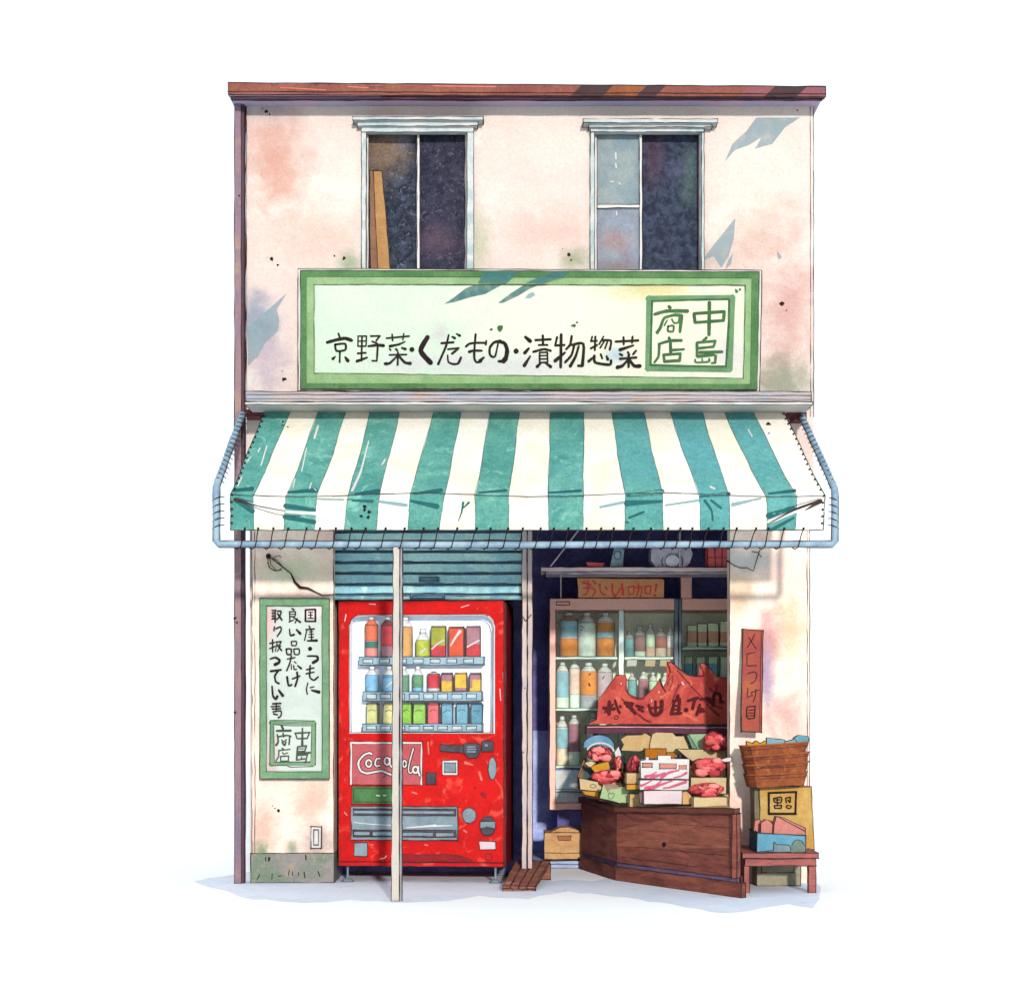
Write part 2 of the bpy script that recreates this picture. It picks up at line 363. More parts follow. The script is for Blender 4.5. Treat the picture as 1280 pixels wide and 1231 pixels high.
fridgel = wash('cabinet_lower_panel', C(176, 160, 160, .8), C(172, 190, 206, .8), 6, .1)
wood_d = wash('counter_wood', C(154, 88, 72, 1.45), C(92, 46, 46, 1.4), 4, .24, contrast=.9, stretch=(1, 1, 5))
wood_m = wash('counter_trim', C(146, 84, 70, 1.8), C(126, 70, 62, 1.8), 6, .16, stretch=(1, 1, 5))
lilac = wash('counter_groove', C(130, 110, 140, 1.6), C(110, 92, 130, 1.6), 6, .1)
palletm = wash('pallet_wood', C(142, 90, 74, 1.3), C(118, 68, 58, 1.3), 8, .2, third=C(176, 128, 108, 1.3), stretch=(1, 1, 5))
stoolm = wash('stool_wood', C(190, 114, 106, 1.5), C(168, 98, 96, 1.5), 7, .14, stretch=(1, 1, 5))
tan = wash('tan_card', C(236, 204, 150, 1.8), C(228, 188, 130, 1.8), 8, .1)
tan2 = wash('pale_card', C(244, 222, 172, 1.8), C(238, 208, 160, 1.8), 8, .08)
tan3 = wash('brown_card', C(206, 164, 112, 1.4), C(186, 140, 100, 1.4), 7, .12)
mustard = wash('mustard_card', C(226, 172, 86, 1.9), C(236, 196, 120, 1.9), 5, .12)
orange = wash('orange_card', C(222, 142, 40, 1.8), C(210, 124, 34, 1.8), 9, .12)
orangey = wash('orange_yellow', C(238, 176, 58, 1.8), C(232, 160, 44, 1.8), 9, .1)
bananad = wash('banner_red', C(204, 92, 78, 1.35), C(172, 62, 60, 1.4), 6, .16, contrast=.8, third=C(214, 112, 92, 1.4))
bannerw = wash('banner_writing', C(92, 30, 36, 1.4), C(78, 26, 34, 1.4), 9, .2)
bannerf = wash('banner_fold', C(150, 46, 50, 1.4), C(140, 44, 50, 1.4), 9, .14)
plaquem = wash('plaque_red', C(180, 84, 84, 1.9), C(196, 100, 78, 1.9), 5, .14, blobs=[(938, 860, .08, .1, .1, C(210, 120, 76, 1.9), .8)])
obrd = wash('small_sign_orange', C(250, 182, 128, .62), C(246, 166, 100, .62), 8, .1)
obrdw = wash('small_sign_writing', C(214, 84, 80, .7), C(206, 72, 74, .7), 9, .12)
meat = wash('produce_red', C(212, 84, 88, 1.2), C(180, 60, 68, 1.2), 22, .14, third=C(240, 140, 134, 1.2), contrast=.35)
meatl = wash('produce_pink', C(244, 144, 138, 1.3), C(236, 120, 118, 1.3), 16, .12)
meatd = wash('produce_dark', C(176, 62, 70, 1.3), C(150, 50, 60, 1.3), 16, .14)
meatb = wash('produce_brown_red', C(200, 108, 96, 1.3), C(184, 84, 80, 1.3), 16, .14)
bluec = wash('blue_plastic', C(134, 196, 218, 1.9), C(104, 174, 204, 1.9), 6, .1)
bluep = wash('pale_blue_wrap', C(168, 212, 224, 1.9), C(140, 196, 212, 1.9), 9, .08)
bluebag = wash('blue_bag', C(130, 176, 208, 1.5), C(104, 154, 194, 1.5), 9, .1)
oliveb = wash('olive_card', C(152, 146, 128, 1.3), C(136, 132, 110, 1.3), 7, .12)
baskm = wash('basket_cane', C(176, 96, 58, 1.9), C(150, 74, 50, 1.9), 8, .18, third=C(198, 124, 70, 1.9))
pinkf = wash('pink_pack', C(246, 164, 152, 1.9), C(236, 146, 138, 1.9), 9, .08)
pgreen = wash('pale_green_card', C(200, 226, 170, 1.8), C(182, 214, 156, 1.8), 9, .07)
pinkw_ = wash('pale_pink_card', C(248, 230, 236, 1.75), C(246, 220, 230, 1.75), 9, .05)
hotpink = wash('hot_pink_stripe', C(224, 70, 112, 1.8), C(232, 120, 150, 1.8), 9, .12)
shadeb = thin_wash('blue_grey_shadow', C(172, 198, 208, 1.75), .62)  # cast-shadow dabs laid on as a see-through blue-grey colour
shadeg = thin_wash('green_blue_shadow', C(92, 150, 150, 2.05), .7)  # the same painted shadow, tinted for the green sign
groundm = wash('pale_ground', (.85, .85, .855, 1), (.83, .835, .845, 1), 1.2, .02, bump=.05)

# ------------------------------------------------------------------ ground
g = MB(); g.add([(-120, -60, 0), (120, -60, 0), (120, 180, 0), (-120, 180, 0)], [(0, 1, 2, 3)], groundm)
g.build('ground', kind='structure')

apron = wash('apron_concrete', C(216, 223, 238, 1.2), C(228, 233, 244, 1.2), 2.2, .05, third=C(208, 214, 232, 1.2), bump=.1)  # blue-grey colour of the shadow wash painted on the ground
def ground_pt(x, y, z): 
    d = (HC - z) * F / (y - HY); return Vector(((x - 640) * d / F, d - D, z))
def patch(name, pts, m, z=.0012):
    out = []; n = len(pts); rr = random.Random(5)
    for i in range(n):
        a, b = pts[i], pts[(i + 1) % n]; k = max(1, int(math.hypot(b[0] - a[0], b[1] - a[1]) / 14))
        for j in range(k):
            t = j / k; out.append(ground_pt(a[0] + (b[0] - a[0]) * t, a[1] + (b[1] - a[1]) * t + (rr.uniform(-1.1, 1.1) if a[1] > 1094 else 0), z))
    g = MB(); g.add(out, [tuple(range(len(out)))], m); g.build(name, kind='structure')
patch('ground_shadow', [(243, 1101), (262, 1096), (290, 1093), (330, 1086), (640, 1086), (655, 1098), (690, 1100), (740, 1100), (800, 1092), (1010, 1092), (1026, 1108), (1024, 1124), (1016, 1134), (985, 1130), (905, 1141), (840, 1130), (770, 1119), (710, 1113), (660, 1122), (600, 1119), (560, 1126), (505, 1128), (440, 1124), (380, 1128), (300, 1121), (284, 1112), (260, 1107)], apron)  # flat sheet that paints the shop's shadow wash on the ground
# ------------------------------------------------------------------ shop building
B = thing('shop_building', 'two storey cream and pink plastered shop building with a brown metal roof edge', 'building', (0.12, 0.9, 0))
XL, XR = W(308, 0).x, W(1017, 0).x
def zz(y, p=0): return W(0, y, p).z
# upper wall in pieces round the two window openings
w = MB(); TZ, BZ = zz(110), 2.52
w1 = (W(458, 0).x, W(583, 0).x, zz(338), zz(163)); w2 = (W(743, 0).x, W(875, 0).x, zz(338), zz(163))
for (a, b, c, d) in ((XL, w1[0], BZ, TZ), (w1[1], w2[0], BZ, TZ), (w2[1], XR, BZ, TZ), (w1[0], w1[1], BZ, w1[2]), (w1[0], w1[1], w1[3], TZ), (w2[0], w2[1], BZ, w2[2]), (w2[0], w2[1], w2[3], TZ)):
    w.wbox(a, b, 0, .14, c, d, wall_up, 0)
w.line((XL, 0, 3.2), (XL, 0, TZ)); w.line((XR, 0, 3.2), (XR, 0, TZ)); w.line((XR - .022, -.001, 3.2), (XR - .022, -.001, TZ), .003)
w.build('upper_wall', B)
w = MB()
for X0, X1 in ((XL, XL + .12), (XR - .12, XR)): w.wbox(X0, X1, .14, 2.3, 0, TZ, wall_up, 0)
w.wbox(XL + .12, XR - .12, 2.18, 2.3, 0, TZ, wall_up, 0)
w.build('side_and_back_wall', B)
# lower piers
lp = MB(); lp.box(315, 645, 417, 1066, 0, -.3, wall_low, 0)
for x in (315, 318.5, 417): lp.line(W(x, 645), W(x, 1066), .0035)
lp.build('left_pier', B)
rp = MB(); rp.box(912, 645, 1012, GY(0), 0, -.12, wall_low, 0)
for x in (912, 1009, 1012): rp.line(W(x, 645), W(x, 1103), .0035)
rp.build('right_pier', B)
pl = MB(); pl.box(313.5, 1066, 417.5, GY(0), .012, -.3, plinth_m)
pl.strokes(ink, (270, 890), 5.131, [(8, 320, 930, 318, 950), (8, 345, 930, 345, 948), (8, 338, 930, 336, 955), (8, 575, 915, 577, 945), (6, 280, 1040, 265, 1070), (6, 470, 1010, 465, 1045), (6, 490, 1020, 492, 1045),
    (8, 565, 1025, 570, 1060), (6, 360, 1035, 358, 1070), (7, 655, 1020, 665, 1050), (6, 400, 1050, 420, 1048), (5, 530, 1025, 528, 1048)], .012)
pl.build('plinth', B)
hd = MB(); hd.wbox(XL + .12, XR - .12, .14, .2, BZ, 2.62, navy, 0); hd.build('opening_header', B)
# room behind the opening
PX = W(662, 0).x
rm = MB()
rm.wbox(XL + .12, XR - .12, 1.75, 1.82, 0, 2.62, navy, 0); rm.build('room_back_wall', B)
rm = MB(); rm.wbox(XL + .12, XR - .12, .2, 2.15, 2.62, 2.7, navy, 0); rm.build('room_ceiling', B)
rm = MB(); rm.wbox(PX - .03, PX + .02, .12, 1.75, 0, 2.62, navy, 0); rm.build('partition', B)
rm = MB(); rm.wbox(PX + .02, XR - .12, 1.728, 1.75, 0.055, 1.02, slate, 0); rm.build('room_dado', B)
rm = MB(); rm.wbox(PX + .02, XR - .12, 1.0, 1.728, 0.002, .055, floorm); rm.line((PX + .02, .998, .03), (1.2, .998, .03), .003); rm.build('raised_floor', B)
# roller shutter behind the vending machine
sh = MB(); SP = -.1
ys = [653, 665, 677, 690, 703.5, 717, 731, 743.5]
for i in range(len(ys) - 1):
    x0, x1 = 417.5, 652.3
    sh.box(x0, ys[i] + 1.2, x1, ys[i + 1] - 2.0, SP + .02, SP - .01, shutm, .003)
    sh.box(x0, ys[i + 1] - 2.0, x1, ys[i + 1] + 1.2, SP, SP - .01, shutd, 0)
sh.box(417.5, 744.7, 652.3, 749.6, SP + .03, SP - .01, shutm, .003)
S = sh.build('roller_shutter', B)
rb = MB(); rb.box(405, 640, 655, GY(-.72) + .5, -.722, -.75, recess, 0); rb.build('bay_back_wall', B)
hs = MB(); hs.ring(524, 721, 549, 727.5, 1.8, SP + .035, SP + .02, shutd, .0025); hs.ring(513, 742, 556, 749.4, 2.4, SP + .045, SP + .03, shutd, .003); hs.build('handle', S)
sj = MB(); sj.box(417.5, 560, 423.5, GY(-.3), -.31, -.71, recess, 0); sj.build('shutter_jamb', B)
# centre door post
cp = MB(); cp.box(652.5, 646, 658.4, GY(0), .02, -.08, postm, .0035); cp.box(659.4, 646, 665.5, GY(0), .012, -.08, postm, .0035)
cp.poly([W(652.5, 770, .024), W(657, 776, .024), W(664, 768, .018)], .004); cp.flecks(ink, [(654.5, 940, 1.2), (656, 860, 1)], .02)
cp.build('door_post', B)
# ledge between storeys
le = MB(); le.box(308, 489.5, 1014, 502, .44, 0, ledge_m); le.line(W(309, 493, .443), W(1013, 494.5, .443), .003); le.line(W(309, 498.5, .443), W(1013, 499, .443), .002)
le.box(306.5, 502.5, 1016, 505.5, .455, 0, whitem, .003)
le.build('ledge', B)
ms = MB(); ms.box(333, 506.3, 986, 512, .18, 0, maroon, 0); ms.build('awning_box', B)
# roof
rf = MB()
def roofseg(x0, x1, m, pf=.2):
    f = lambda x: (103.5 + (x - 285) * 5 / 747, 118.5 + (x - 285) * 3 / 747)
    k0 = 0 if x0 <= 285 else 7; k1 = 0 if x1 >= 1032 else 7
    a = [W(x0 + k0, f(x0)[0], pf), W(x1 + k1, f(x1)[0], pf), W(x1 - k1, f(x1)[1], pf), W(x0 - k0, f(x0)[1], pf)]
    return a
cuts = [(285, 720, roofm), (720, 760, roofd), (760, 802, rooft), (802, 826, roofd), (826, 930, roofm), (930, 962, roofp), (962, 1002, roofd), (1002, 1032, roofp)]
for x0, x1, m in cuts:
    a = roofseg(x0, x1, m); b = [Vector((q.x, -.15, q.z)) for q in a]; rf.hexa(a + b, m, 0)
a = roofseg(285, 1032, 0); rf.poly(a, .0045, close=True); rf.line(a[3] + Vector((0, -.003, .02)), a[2] + Vector((0, -.003, .02)), .0035)
rf.strokes(redh, (260, 80), 3.2, [(4, 290, 95, 470, 105), (4, 560, 92, 640, 96), (5, 900, 88, 1150, 92)], .2)
R1 = rf.build('fascia', B)
rf = MB(); zt = W(0, 109, .2).z; zb = W(0, 121.5, .2).z
x0, x1 = W(286, 0, .2).x, W(1030, 0, .2).x
rf.wbox(x0, x1, -.19, 2.42, zb + .012, zb + .03, soffit, 0); rf.wbox(x0, x1, -.19, 2.42, zb + .03, zt - .01, roofm, 0)
rf.build('roof', B)
sf = MB(); sf.box(289, 121.5, 1028, 124, .18, .15, maroon, .003); sf.build('eave_board', B)
# drainpipe
dp = MB(); dp.box(293, 123, 301.5, GY(.03), .05, -.03, purple, .0035); dp.box(301.5, 123, 305, GY(.03), .035, -.03, purple_d, .003)
dp.flecks(black, [(299, 245, 1.4), (293.5, 773, 2), (296, 778, 1.4), (294, 890, 2.2)], .05); dp.strokes(ink, (270, 660), 5.13, [(7, 115, 575, 130, 572), (6, 122, 600, 138, 612)], .05)
dp.build('drainpipe', B)
# windows
def window(xo0, xo1, cap, x_in0, x_in1, xm, paneL, paneR, muntin=False):
    wn = MB()
    wn.box(xo0, 160, x_in0 - 2, 340, .03, -.02, framew, .003); wn.box(x_in1 + 2, 160, xo1, 340, .03, -.02, framew, .003)
    wn.box(xo0, 158.5, xo1, 165, .036, -.02, framew, .003)
    for (a, y0, b, y1, p) in cap: wn.box(a, y0, b, y1, p, 0, framew, .0032)
    o = wn.build('window', B)
    s_ = MB(); s_.ring(x_in0 - 2, 163.5, xm + 2.6, 345, 3.2, -.03, -.06, whitem, .003)
    if muntin: s_.box(x_in0 + 1.2, 256, xm - .6, 260, -.033, -.06, whitem, .003)
    s_.build('sash', o)
    s_ = MB(); s_.ring(xm - 1.5, 163.5, x_in1 + 2, 345, 3.0, -.062, -.09, whitem, .003); s_.build('sash', o)
    for a, b, m, p in ((x_in0, xm, paneL, -.05), (xm, x_in1, paneR, -.08)):
        if m is None: continue
        q = MB()
        if muntin and a == x_in0:
            q.box(a + .9, 166.4, b - .2, 256.2, p, p - .005, grey_pane, 0); q.box(a + .9, 259.9, b - .2, 342, p, p - .005, red_pane, 0)
            q.strokes(whitem, (650, 80), 3.2, [(5, 383, 355, 384, 380), (5, 383, 400, 385, 415), (4, 362, 470, 375, 472), (4, 395, 475, 402, 482), (4, 385, 590, 388, 605)], p)
        else: q.box(a + .9, 166.4, b - .2, 342, p, p - .005, m, 0)
        q.build('pane', o)
    # dark lining of the opening behind
    bk = MB(); bk.wbox(W(xo0, 0).x + .02, W(xo1, 0).x - .02, .17, .19, zz(342), zz(155), navy, 0); bk.build('blind', o)
    return o
WA = window(452, 592, [(441, 146, 604, 150, .09), (447, 150.5, 597, 157.5, .06)], 459.5, 582, 522, None, darkglass)
WB = window(738, 880, [(729, 149, 897, 153.5, .09), (736, 154, 890, 159, .06)], 745, 875, 800, grey_pane, plum_pane, True)
q = MB(); q.box(460.4, 166.4, 521.6, 342, -.09, -.095, foliage_pane, 0)
q.build('pane', WA)
# paint chips and painted shadow dabs on the wall
for grp_ in ([(333, 140, 2.6), (337, 143, 1.4), (328, 136, 1)], [(340, 324, 2.6), (347, 331, 1.8), (334, 322, .8)], [(418, 320, 1.6)], [(430, 323, 2.6)], [(711, 318, 3.2), (714, 325, 1.6), (703, 311, .8)], [(977, 380, 3.6), (983, 388, 1)],
    [(995, 131, 2.4), (997, 138, 1.4)], [(355, 474, 3.2), (353, 464, 1)], [(341, 1007, 1.4), (348, 1013, 2.4), (344, 1010, 1.2)]):
    for one in grp_:
        fl = MB(); fl.flecks(black, [one], 0); fl.build('paint_chip', B)
st = MB()
def flat_dab(mb, m, pts, p):
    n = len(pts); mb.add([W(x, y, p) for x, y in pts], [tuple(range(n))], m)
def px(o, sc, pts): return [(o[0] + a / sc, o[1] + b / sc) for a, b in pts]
A2 = (650, 80)
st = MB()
flat_dab(st, shadeb, px(A2, 3.2, [(945, 215), (1120, 215), (1060, 255), (1010, 320), (940, 340), (965, 295), (915, 325), (860, 345), (820, 390), (850, 320), (905, 270)]), .0020)
st.build('shadow_dab', B)
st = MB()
flat_dab(st, shadeb, px(A2, 3.2, [(862, 615), (855, 700), (835, 770), (805, 815), (775, 770), (730, 785), (770, 730), (810, 680)]), .0020)
st.build('shadow_dab', B)
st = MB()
flat_dab(st, shadeb, px(A2, 3.2, [(1028, 748), (1048, 770), (1042, 782), (1030, 775)]), .002)
st.build('shadow_dab', B)
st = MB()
flat_dab(st, shadeb, px(A2, 3.2, [(852, 755), (845, 800), (820, 822), (832, 785)]), .0022)
st.build('shadow_dab', B)
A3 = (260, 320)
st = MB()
flat_dab(st, shadeb, px(A3, 3.2, [(158, 285), (240, 215), (315, 148), (275, 215), (285, 255), (280, 300), (230, 345), (200, 400), (160, 440)]), .0020)
st.build('shadow_dab', B)

# socket on the pier
mt = MB(); mt.box(388.5, 1033, 401.5, 1060, .03, 0, whitem, .004); mt.ring(391.5, 1036.5, 398.5, 1056, .8, .036, .03, postg, .002)
mt.build('meter_box', None, 'small white meter box low on the left pier', 'meter box')
# hanging cable on left pier
cb = MB()
def K(o, sc, pts, p): return [W(o[0] + a / sc, o[1] + b / sc, p) for a, b in pts]
E1 = (270, 660)
cb.tube(K(E1, 5.13, [(335, 180), (370, 205), (430, 250), (480, 290), (505, 345), (540, 380), (590, 385), (640, 410), (685, 432), (762, 425)], .02), [.004, .004, .005, .005, .009, .011, .008, .005, .0045, .0035], black, 6)
for pts in ([(335, 185), (332, 225), (352, 262), (400, 272), (425, 255)], [(345, 195), (352, 235), (380, 262)], [(360, 190), (395, 210), (430, 250)], [(330, 190), (340, 250), (375, 275), (420, 268)], [(370, 190), (390, 178), (408, 175), (415, 190)]):
    cb.tube(K(E1, 5.13, pts, .022), .0028, black, 5)
cb.blob(W(335.5, 695, .02), .018, .012, .018, black, 3)
cb.build('electric_cable', None, 'tangled black cable running down the left pier above the green board', 'cable')
cb = MB(); E2 = (830, 670)
cb.tube(K(E2, 4.923, [(380, 145), (400, 160), (430, 180), (470, 195), (510, 195), (550, 215), (575, 130), (590, 85)], .02), .0035, black, 5)
cb.tube(K(E2, 4.923, [(385, 160), (395, 150), (405, 165)], .02), .005, black, 5); cb.tube(K(E2, 4.923, [(540, 95), (575, 100), (600, 130)], .02), .003, black, 5)
cb.build('electric_cable', None, 'thin black cable sagging on the right pier under the awning bar', 'cable')

# ------------------------------------------------------------------ plank in the window
t = MB()
t.hexa([W(462, 214, -.055), W(471, 213, -.055), W(474, 342, -.055), W(463, 342, -.055)] + [W(462, 214, -.075), W(471, 213, -.075), W(474, 342, -.075), W(463, 342, -.075)], wash('plank_side', C(170, 128, 96, 1.7), C(150, 110, 90, 1.7), 7, .12), .003)
t.hexa([W(466.5, 214, -.045), W(477.5, 214, -.045), W(488, 342, -.045), W(473, 342, -.045)] + [W(466.5, 214, -.08), W(477.5, 214, -.08), W(488, 342, -.08), W(473, 342, -.08)], wash('plank_face', C(214, 166, 110, 1.9), C(200, 148, 94, 1.9), 7, .12), .003)
t.build('wooden_plank', None, 'tan wooden plank leaning upright inside the left upstairs window', 'plank')

# ------------------------------------------------------------------ big sign board
SG = thing('shop_sign', 'long green framed sign board with black brush writing under the upstairs windows', 'sign', blueprint(660, .06, 3.3))
s = MB(); s.prism([(372.5, 336), (952.5, 338), (949.5, 489.3), (372.5, 488.5)], .12, 0.002, whitem, .004); s.build('backboard', SG)
s = MB()
def skew_ring(mb, o, i, p, pb, m):
    for k in range(4):
        a, b = o[k], o[(k + 1) % 4]; c, d = i[(k + 1) % 4], i[k]
        A = [W(*a, p), W(*b, p), W(*c, p), W(*d, p)]; mb.hexa(A + [Vector((q.x, -pb, q.z)) for q in A], m, 0)
O = [(375.5, 338), (949, 340), (946.5, 487), (375.5, 486)]; I1 = [(383, 345.5), (940, 347.5), (938, 480), (383, 479)]; I2 = [(392.5, 355.5), (931.5, 356.5), (929.5, 473), (392.5, 466.5)]
skew_ring(s, O, I1, .14, .12, green_d); skew_ring(s, I1, I2, .132, .12, green_l)
for qd, pp_ in ((O, .14), (I2, .132)): s.poly([W(*a, pp_) for a in qd], .0032, close=True)
flat_dab(s, shadeg, px(A3, 3.2, [(1105, 62), (1245, 62), (1190, 110), (1080, 108)]), .1445)  # painted shadow dabs crossing the sign frame
flat_dab(s, shadeg, px(A3, 3.2, [(1268, 108), (1380, 62), (1450, 62), (1420, 85), (1340, 110)]), .1445)
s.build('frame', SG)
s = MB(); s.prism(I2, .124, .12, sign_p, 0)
flat_dab(s, shadeg, px(A3, 3.2, [(1080, 110), (1190, 108), (1150, 130), (1110, 152), (1050, 165), (985, 185), (945, 192), (985, 165), (1030, 130)]), .1262)  # painted shadow dabs carried on across the board
flat_dab(s, shadeg, px(A3, 3.2, [(1270, 112), (1340, 110), (1290, 130), (1240, 160), (1180, 188), (1160, 188), (1210, 150)]), .1262)
flat_dab(s, canvas_f, px((650, 320), 3.122, [(30, 150), (50, 140), (60, 152), (40, 165), (20, 165)]), .1264)
s.build('board', SG)
TX = [
 (22,245,180,265,235),((36,42),95,300,200,270,330,245,420,272),(26,200,328,335,318,335,400,220,412,200,328),((24,20),265,420,262,565),((14,34),205,485,170,520),((22,44),335,495,372,545),
 (18,505,215,620,215),(18,620,215,614,350),(18,505,350,614,350),(18,508,215,505,350),(15,508,283,615,280),(22,560,220,553,545),(22,500,445,612,437),((36,20),492,550,630,500),
 (22,675,215,800,213),(20,795,215,748,278),(20,695,285,762,312),((24,38),645,350,770,335,848,342),((26,20),770,345,758,540),(20,758,545,695,543),
 (20,885,243,1190,215),(20,962,190,968,275),(18,1117,180,1105,265),((32,14),930,350,1050,325,1135,288),(18,925,385,945,402),(22,1010,385,1032,408),((22,30),1090,372,1142,388),(20,925,465,1155,460),(24,1040,430,1035,598),((18,36),1028,480,930,575,868,582),((22,36),1050,475,1130,565,1208,578),(56,1220,392,1230,394)]
TB = [((54,62),155,228,62,410,195,570),(28,338,310,500,298),((22,30),435,200,400,350,295,590),((18,34),480,222,518,243),((18,32),540,185,585,210),(24,425,390,570,375),((24,28),565,380,480,450),((20,30),422,470,432,560,500,588,562,578,600,500),
 (26,795,190,778,400,778,510,805,562,870,555),((44,24),850,550,905,498),(26,665,355,710,318,800,305,925,305),((20,26),938,275,930,328),((34,22),708,425,770,408,880,410),
 ((20,34),1095,310,1060,470,1030,495,985,460,985,370,1040,300,1130,280),((34,58),1100,288,1180,310,1215,400,1200,500,1165,550),((50,26),1175,550,1100,550)]
TCc = [(44,36,293,42,294),((24,34),125,160,172,200),((32,16),120,310,160,265),((30,14),115,430,172,340),(20,220,190,365,182),(20,290,145,292,230),(17,250,236,335,235),(20,200,300,300,275,365,290),
 (15,260,308,260,400),(15,333,305,335,400),(15,260,306,333,304),(12,265,336,328,334),(12,265,368,328,366),(15,260,400,335,400),((16,26),272,405,235,440),((16,28),318,405,365,440),
 (18,425,160,408,232),(18,405,240,495,235),(22,463,135,458,445),((30,16),405,385,500,305),(20,562,150,548,230,510,275),((20,26),560,235,672,225,662,430),(20,665,432,622,430),(20,585,240,560,330,500,398),((18,26),628,245,600,340,548,435),
 (14,755,155,745,195),(14,740,200,802,195),(16,785,155,780,285),(16,740,268,802,235),(14,862,155,820,228),(18,850,190,932,195,920,280),(14,868,200,830,262),(14,900,200,875,268),
 ((26,16),722,388,760,355),(22,775,335,785,400,920,420,932,380),(16,835,320,850,362),((14,24),890,338,902,372),
 (18,975,203,1190,192),(16,1050,160,1052,230),(16,1135,155,1130,215),((26,14),1015,280,1145,238),(18,1015,320,1038,332),(16,1090,300,1105,330),(18,1168,288,1140,322),(18,1015,365,1172,352),(20,1098,330,1098,442),((16,30),1095,370,1040,430,990,445),((18,32),1105,370,1150,430,1205,432)]
s = MB(); s.strokes(black, (400, 400), 10.667, TX, .124, wscale=1.18); s.strokes(black, (520, 400), 10.667, TB, .124, wscale=1.18); s.strokes(black, (640, 400), 7.529, TCc, .124, wscale=1.18)
s.build('lettering', SG, label='black brush-written Japanese characters in one long row')
def stamp_chars():
    return [(38,355,228,372,245),((36,44),180,325,330,285,585,285),((30,40),430,332,300,370,250,490,210,550),(38,430,332,515,342),((42,34),510,345,492,540),(20,335,398,300,460),(22,392,385,420,430,470,425,482,372),(24,345,472,412,465,406,535,345,530,345,472),
 (30,355,610,376,655),((28,36),230,690,370,650,510,645),((34,26),238,690,228,840,178,915),(34,375,660,378,790),(28,385,765,540,755),(30,290,822,500,808),(30,498,810,488,895),(30,290,822,302,905),(34,300,905,490,892),
 (34,665,315,1040,290),(36,1038,290,1028,402),(34,665,315,678,425),(34,678,425,1028,400),(40,855,178,850,575),
 (30,820,610,775,655),(28,700,672,930,652),(28,928,655,905,722),(28,905,722,715,742),(30,702,672,702,840),(34,732,792,1010,785),(34,712,842,905,820),(28,932,830,926,920),(22,926,920,882,922),(20,680,880,692,915,850,905,850,870),(16,765,868,770,905)]
s = MB(); s.strokes(stamp_l, (800, 360), 9.846, [(66,95,130,1140,118),(70,1138,110,1105,1000),(70,112,120,98,1000),(72,90,990,1110,1000)], .124, wob=.05)
s.strokes(stamp_d, (800, 360), 9.846, [(24,150,163,600,148,1095,138),(26,1098,140,1090,500,1058,965),(26,150,163,140,500,130,945),(26,130,948,600,962,1058,968)], .124, lift=.0024, wob=.2)
s.strokes(stamp_d, (800, 360), 9.846, stamp_chars(), .124, wscale=1.1)
s.flecks(stamp_d, [(920.5, 364, 3.4), (925, 362, 1.8), (624, 410, 5), (614, 412, 2.4), (717, 407, 3.6), (721, 403, 2)], .124)
s.build('seal', SG, label='square green seal with four characters at the right end')

# ------------------------------------------------------------------ green notice board on left pier
NB = thing('notice_board', 'tall narrow green framed notice board with three columns of brush writing on the left pier', 'notice board', blueprint(368, .03, .7))
s = MB(); s.box(324.5, 748, 411.5, 973.5, .04, .002, bgreen_d, 0)
skew_ring(s, [(324.5, 748), (411.5, 748), (411.5, 973.5), (324.5, 973.5)], [(333, 757), (402.5, 757), (402.5, 964), (333, 964)], .055, .04, bgreen)
s.poly([W(a, b, .056) for a, b in ((324.5, 748), (411.5, 748), (411.5, 973.5), (324.5, 973.5))], .004, close=True); s.poly([W(a, b, .056) for a, b in ((333, 757), (402.5, 757), (402.5, 964), (333, 964))], .003, close=True)
s.build('frame', NB)
s = MB(); s.box(333, 757, 402.5, 964, .044, .0405, bpaper, 0); s.build('panel', NB)
TE = [(16,440,60,545,55),(18,545,55,545,180),(18,440,60,440,180),(16,440,182,550,182),(10,470,85,520,85),(10,470,115,515,115),(11,465,150,525,150),(12,495,85,495,150),
 (14,478,230,490,258),(14,445,270,535,262),(12,455,270,430,385),(10,480,292,520,290),(10,475,320,525,318),(14,500,275,505,375),(10,475,350,525,348),((14,26),460,388,560,385),(40,486,472,492,473),
 ((14,30),460,550,560,552,568,590,520,620),(16,490,650,485,770,530,805,575,770),(14,450,695,530,675),(14,445,738,530,720),(12,465,835,450,900,460,955),(12,490,885,530,875),((16,30),505,912,585,932),
 (14,295,45,320,60),(12,270,85,275,180),(12,270,80,332,80,325,130,280,130),(8,280,105,325,105),(12,265,188,312,168),((12,20),310,138,385,190),(12,352,150,330,198),
 ((12,20),270,265,280,330,320,322),((16,26),345,270,385,312),(12,290,395,342,395,340,436,295,436,290,395),(15,235,475,287,475,285,530,245,530,235,475),(13,315,475,372,475,370,530,325,530,315,475),
 (12,245,582,330,565),(15,290,545,275,620,240,705),(10,290,640,290,690),(12,315,650,320,690,345,690),(10,320,608,342,625),((12,20),355,650,395,682),((20,16),245,770,260,862,295,852),(14,300,792,380,760),(18,350,720,355,790,330,870),
 (10,80,65,130,62),(10,95,65,95,150),(16,118,65,118,190),(8,80,95,120,95),(8,80,125,120,123),(12,82,158,125,145),(14,140,75,182,75,165,130,135,162),(16,145,100,190,168),
 (14,110,240,105,282),(14,125,260,175,240,180,280,140,340),(12,60,415,112,405),(14,90,375,92,505),(12,58,472,118,445),(12,125,400,182,395),(12,182,397,160,440),(10,140,400,120,500),(14,140,430,188,492),(10,178,440,140,500),
 ((14,30),65,580,120,565,165,592,155,620,115,640),((20,18),70,710,180,695),(18,150,705,115,760,125,820,160,840),((16,24),85,870,95,970,125,1005,142,975),((16,26),155,910,200,970),
 (14,90,1055,180,1050),(12,75,1085,172,1080),(12,85,1110,178,1105),(12,130,1045,130,1130),(14,95,1140,178,1130,180,1180,150,1205),(14,100,1162,142,1172)]
s = MB(); s.strokes(black, (330, 755), 8.4875, TE, .044, wscale=1.18); s.build('lettering', NB)
